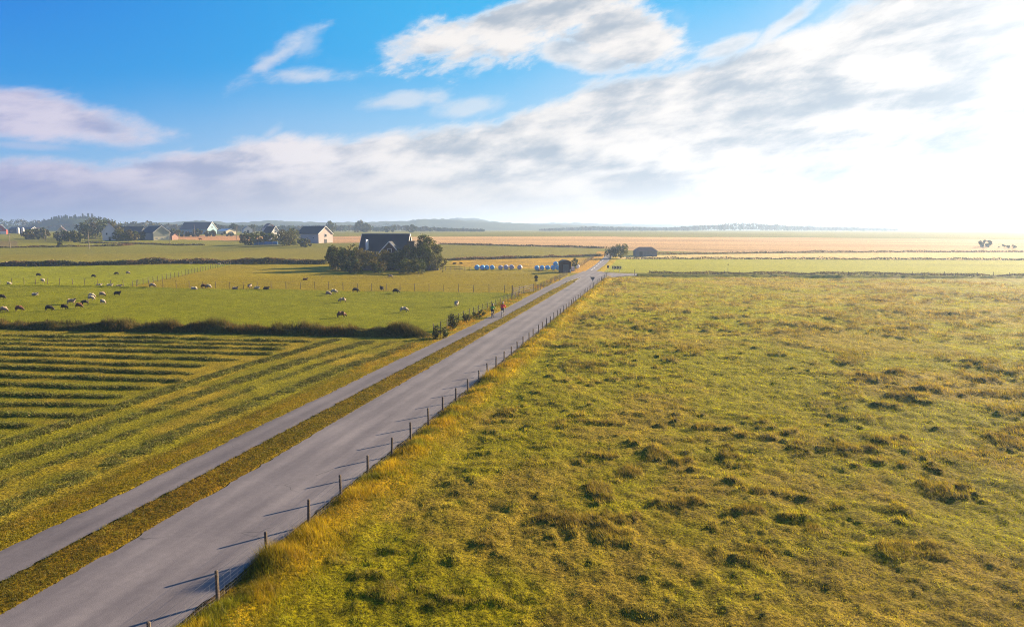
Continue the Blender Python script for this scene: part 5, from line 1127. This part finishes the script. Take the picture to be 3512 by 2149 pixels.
def rider(p, rz, label, jc, tc_, helmet, hair, s=1.0):
    root = empty('person', p, rz, label, 'person'); skinc = pal(.50, .30, .20)
    # continuous body
    V = [(-.24, 0, 1.02, .13), (-.12, 0, 1.18, .12), (.0, 0, 1.36, .13), (.05, 0, 1.47, .07), (.09, 0, 1.53, .055), (.11, 0, 1.63, .095), (.10, 0, 1.72, .085)]; E = [(0, 1), (1, 2), (2, 3), (3, 4), (4, 5), (5, 6)]
    V += [(.19, 0, 1.64, .03)]; E += [(5, 7)]                               # nose and brow
    for sd in (-1, 1): V.append((.10, sd*.10, 1.64, .02)); E.append((5, len(V)-1))   # ears
    hands = []
    for sd in (-1, 1):
        i = len(V); V += [(.02, sd*.17, 1.42, .065), (.12, sd*.27, 1.22, .045), (.26, sd*.285, 1.08, .030), (.31, sd*.285, 1.05, .028)]; E += [(2, i), (i, i+1), (i+1, i+2), (i+2, i+3)]
        for k, (dy, ln) in enumerate(((-.036, .024), (-.012, .03), (.012, .028), (.036, .020))):
            j = len(V); V += [(.335, sd*(.285)+dy, 1.055, .0095), (.352+ln*.3, sd*.285+dy, 1.032, .009), (.33, sd*.285+dy, 1.008, .008)]; E += [(i+3, j), (j, j+1), (j+1, j+2)]
        j = len(V); V += [(.29, sd*.25, 1.03, .010), (.31, sd*.245, 1.005, .009)]; E += [(i+3, j), (j, j+1)]
    legs = []
    for sd, kn, an, toe in ((1, (.16, .12, .66), (.02, .13, .25), (.14, .13, .20)), (-1, (.20, -.12, .84), (-.16, -.13, .50), (-.05, -.13, .44))):
        i = len(V); V += [(-.20, sd*.11, .97, .095), kn+(.062,), (kn[0]*.5+an[0]*.5-.03, kn[1], kn[2]*.5+an[2]*.5, .055), an+(.036,), toe+(.035,)]; E += [(0, i), (i, i+1), (i+1, i+2), (i+2, i+3), (i+3, i+4)]; legs.append((i, V[i:i+5]))
    C = [skinc]*len(V); C[0] = tc_
    for i, _ in legs: C[i+4] = pal(.35, .33, .32)
    link(bpy.data.objects.new('body', skin('body', V, E, C, M['skincloth'], 2)), root)
    # jacket
    J = [(-.235, 0, 1.03, .165), (-.12, 0, 1.18, .170), (.0, 0, 1.36, .185), (.05, 0, 1.465, .085)]; JE = [(0, 1), (1, 2), (2, 3)]
    for sd in (-1, 1): i = len(J); J += [(.02, sd*.20, 1.41, .095), (.12, sd*.285, 1.22, .075), (.25, sd*.285, 1.09, .045)]; JE += [(2, i), (i, i+1), (i+1, i+2)]
    link(bpy.data.objects.new('jacket', skin('jacket', J, JE, [jc]*len(J), M['skincloth'], 2)), root)
    T = [(-.24, 0, 1.0, .14)]; TE = []
    for _, L in legs: i = len(T); T += [(L[0][0], L[0][1], L[0][2], .108), (L[1][0], L[1][1], L[1][2], .078), (L[2][0], L[2][1], L[2][2], .070), (L[3][0]*.9+L[2][0]*.1, L[3][1], L[3][2]+.04, .052)]; TE += [(0, i), (i, i+1), (i+1, i+2), (i+2, i+3)]
    link(bpy.data.objects.new('trousers', skin('trousers', T, TE, [tc_]*len(T), M['skincloth'], 2)), root)
    b = MB(); b.blob((.09, 0, 1.735), (.135, .112, .095), 14, 9); b.build('helmet', helmet, root, True)
    if hair is not None: b = MB(); b.blob((.04, 0, 1.62), (.075, .09, .11), 10, 7); b.blob((.0, 0, 1.50), (.05, .06, .12), 8, 6); b.build('hair', hair, root, True)
    for _, L in legs: b = MB(); a = L[3]; t = L[4]; b.blob(((a[0]+t[0])/2+.02, a[1], t[2]-.005), (.13, .048, .042), 10, 6); b.build('shoe', M['shoe'], root, True)
    root.scale = (s, s, s); return root
M['shoe'] = mat_plain('pale_shoe', lin(.30, .28, .26), .7, .1, 5); M['hair'] = mat_plain('dark_hair', lin(.015, .010, .008), .7, .2, 20); M['helmet_w'] = mat_plain('pale_helmet', lin(.30, .28, .25), .45, .05, 5); M['helmet_d'] = mat_plain('dark_helmet', lin(.03, .03, .03), .4, .05, 5)
pr, pg = gp(1733, 1090), gp(1697, 1094)
pr = Vector((pr.x, pr.y, .004)); pg = Vector((pg.x, pg.y, .004))
pr.x = min(pr.x, -19.75); pg.x = -20.75
k = (CAM_H-0)/1
pr = Vector((-19.72, 86.0, .006)); pg = Vector((-20.72, 84.6, .006))
bicycle(pr, R(90), 'bicycle ridden by the person in the red jacket', M['bikeframe2']); rider(pr, R(90), 'cyclist in a red jacket and dark trousers riding on the path away from the camera', pal(.75, .015, .012), pal(.025, .03, .06), M['helmet_w'], M['hair'], 1.02)
bicycle(pg, R(91), 'bicycle ridden by the person in the green jacket', M['bikeframe']); rider(pg, R(91), 'cyclist in a green jacket riding beside the fence away from the camera', pal(.14, .30, .035), pal(.02, .02, .022), M['helmet_d'], M['hair'], .97)
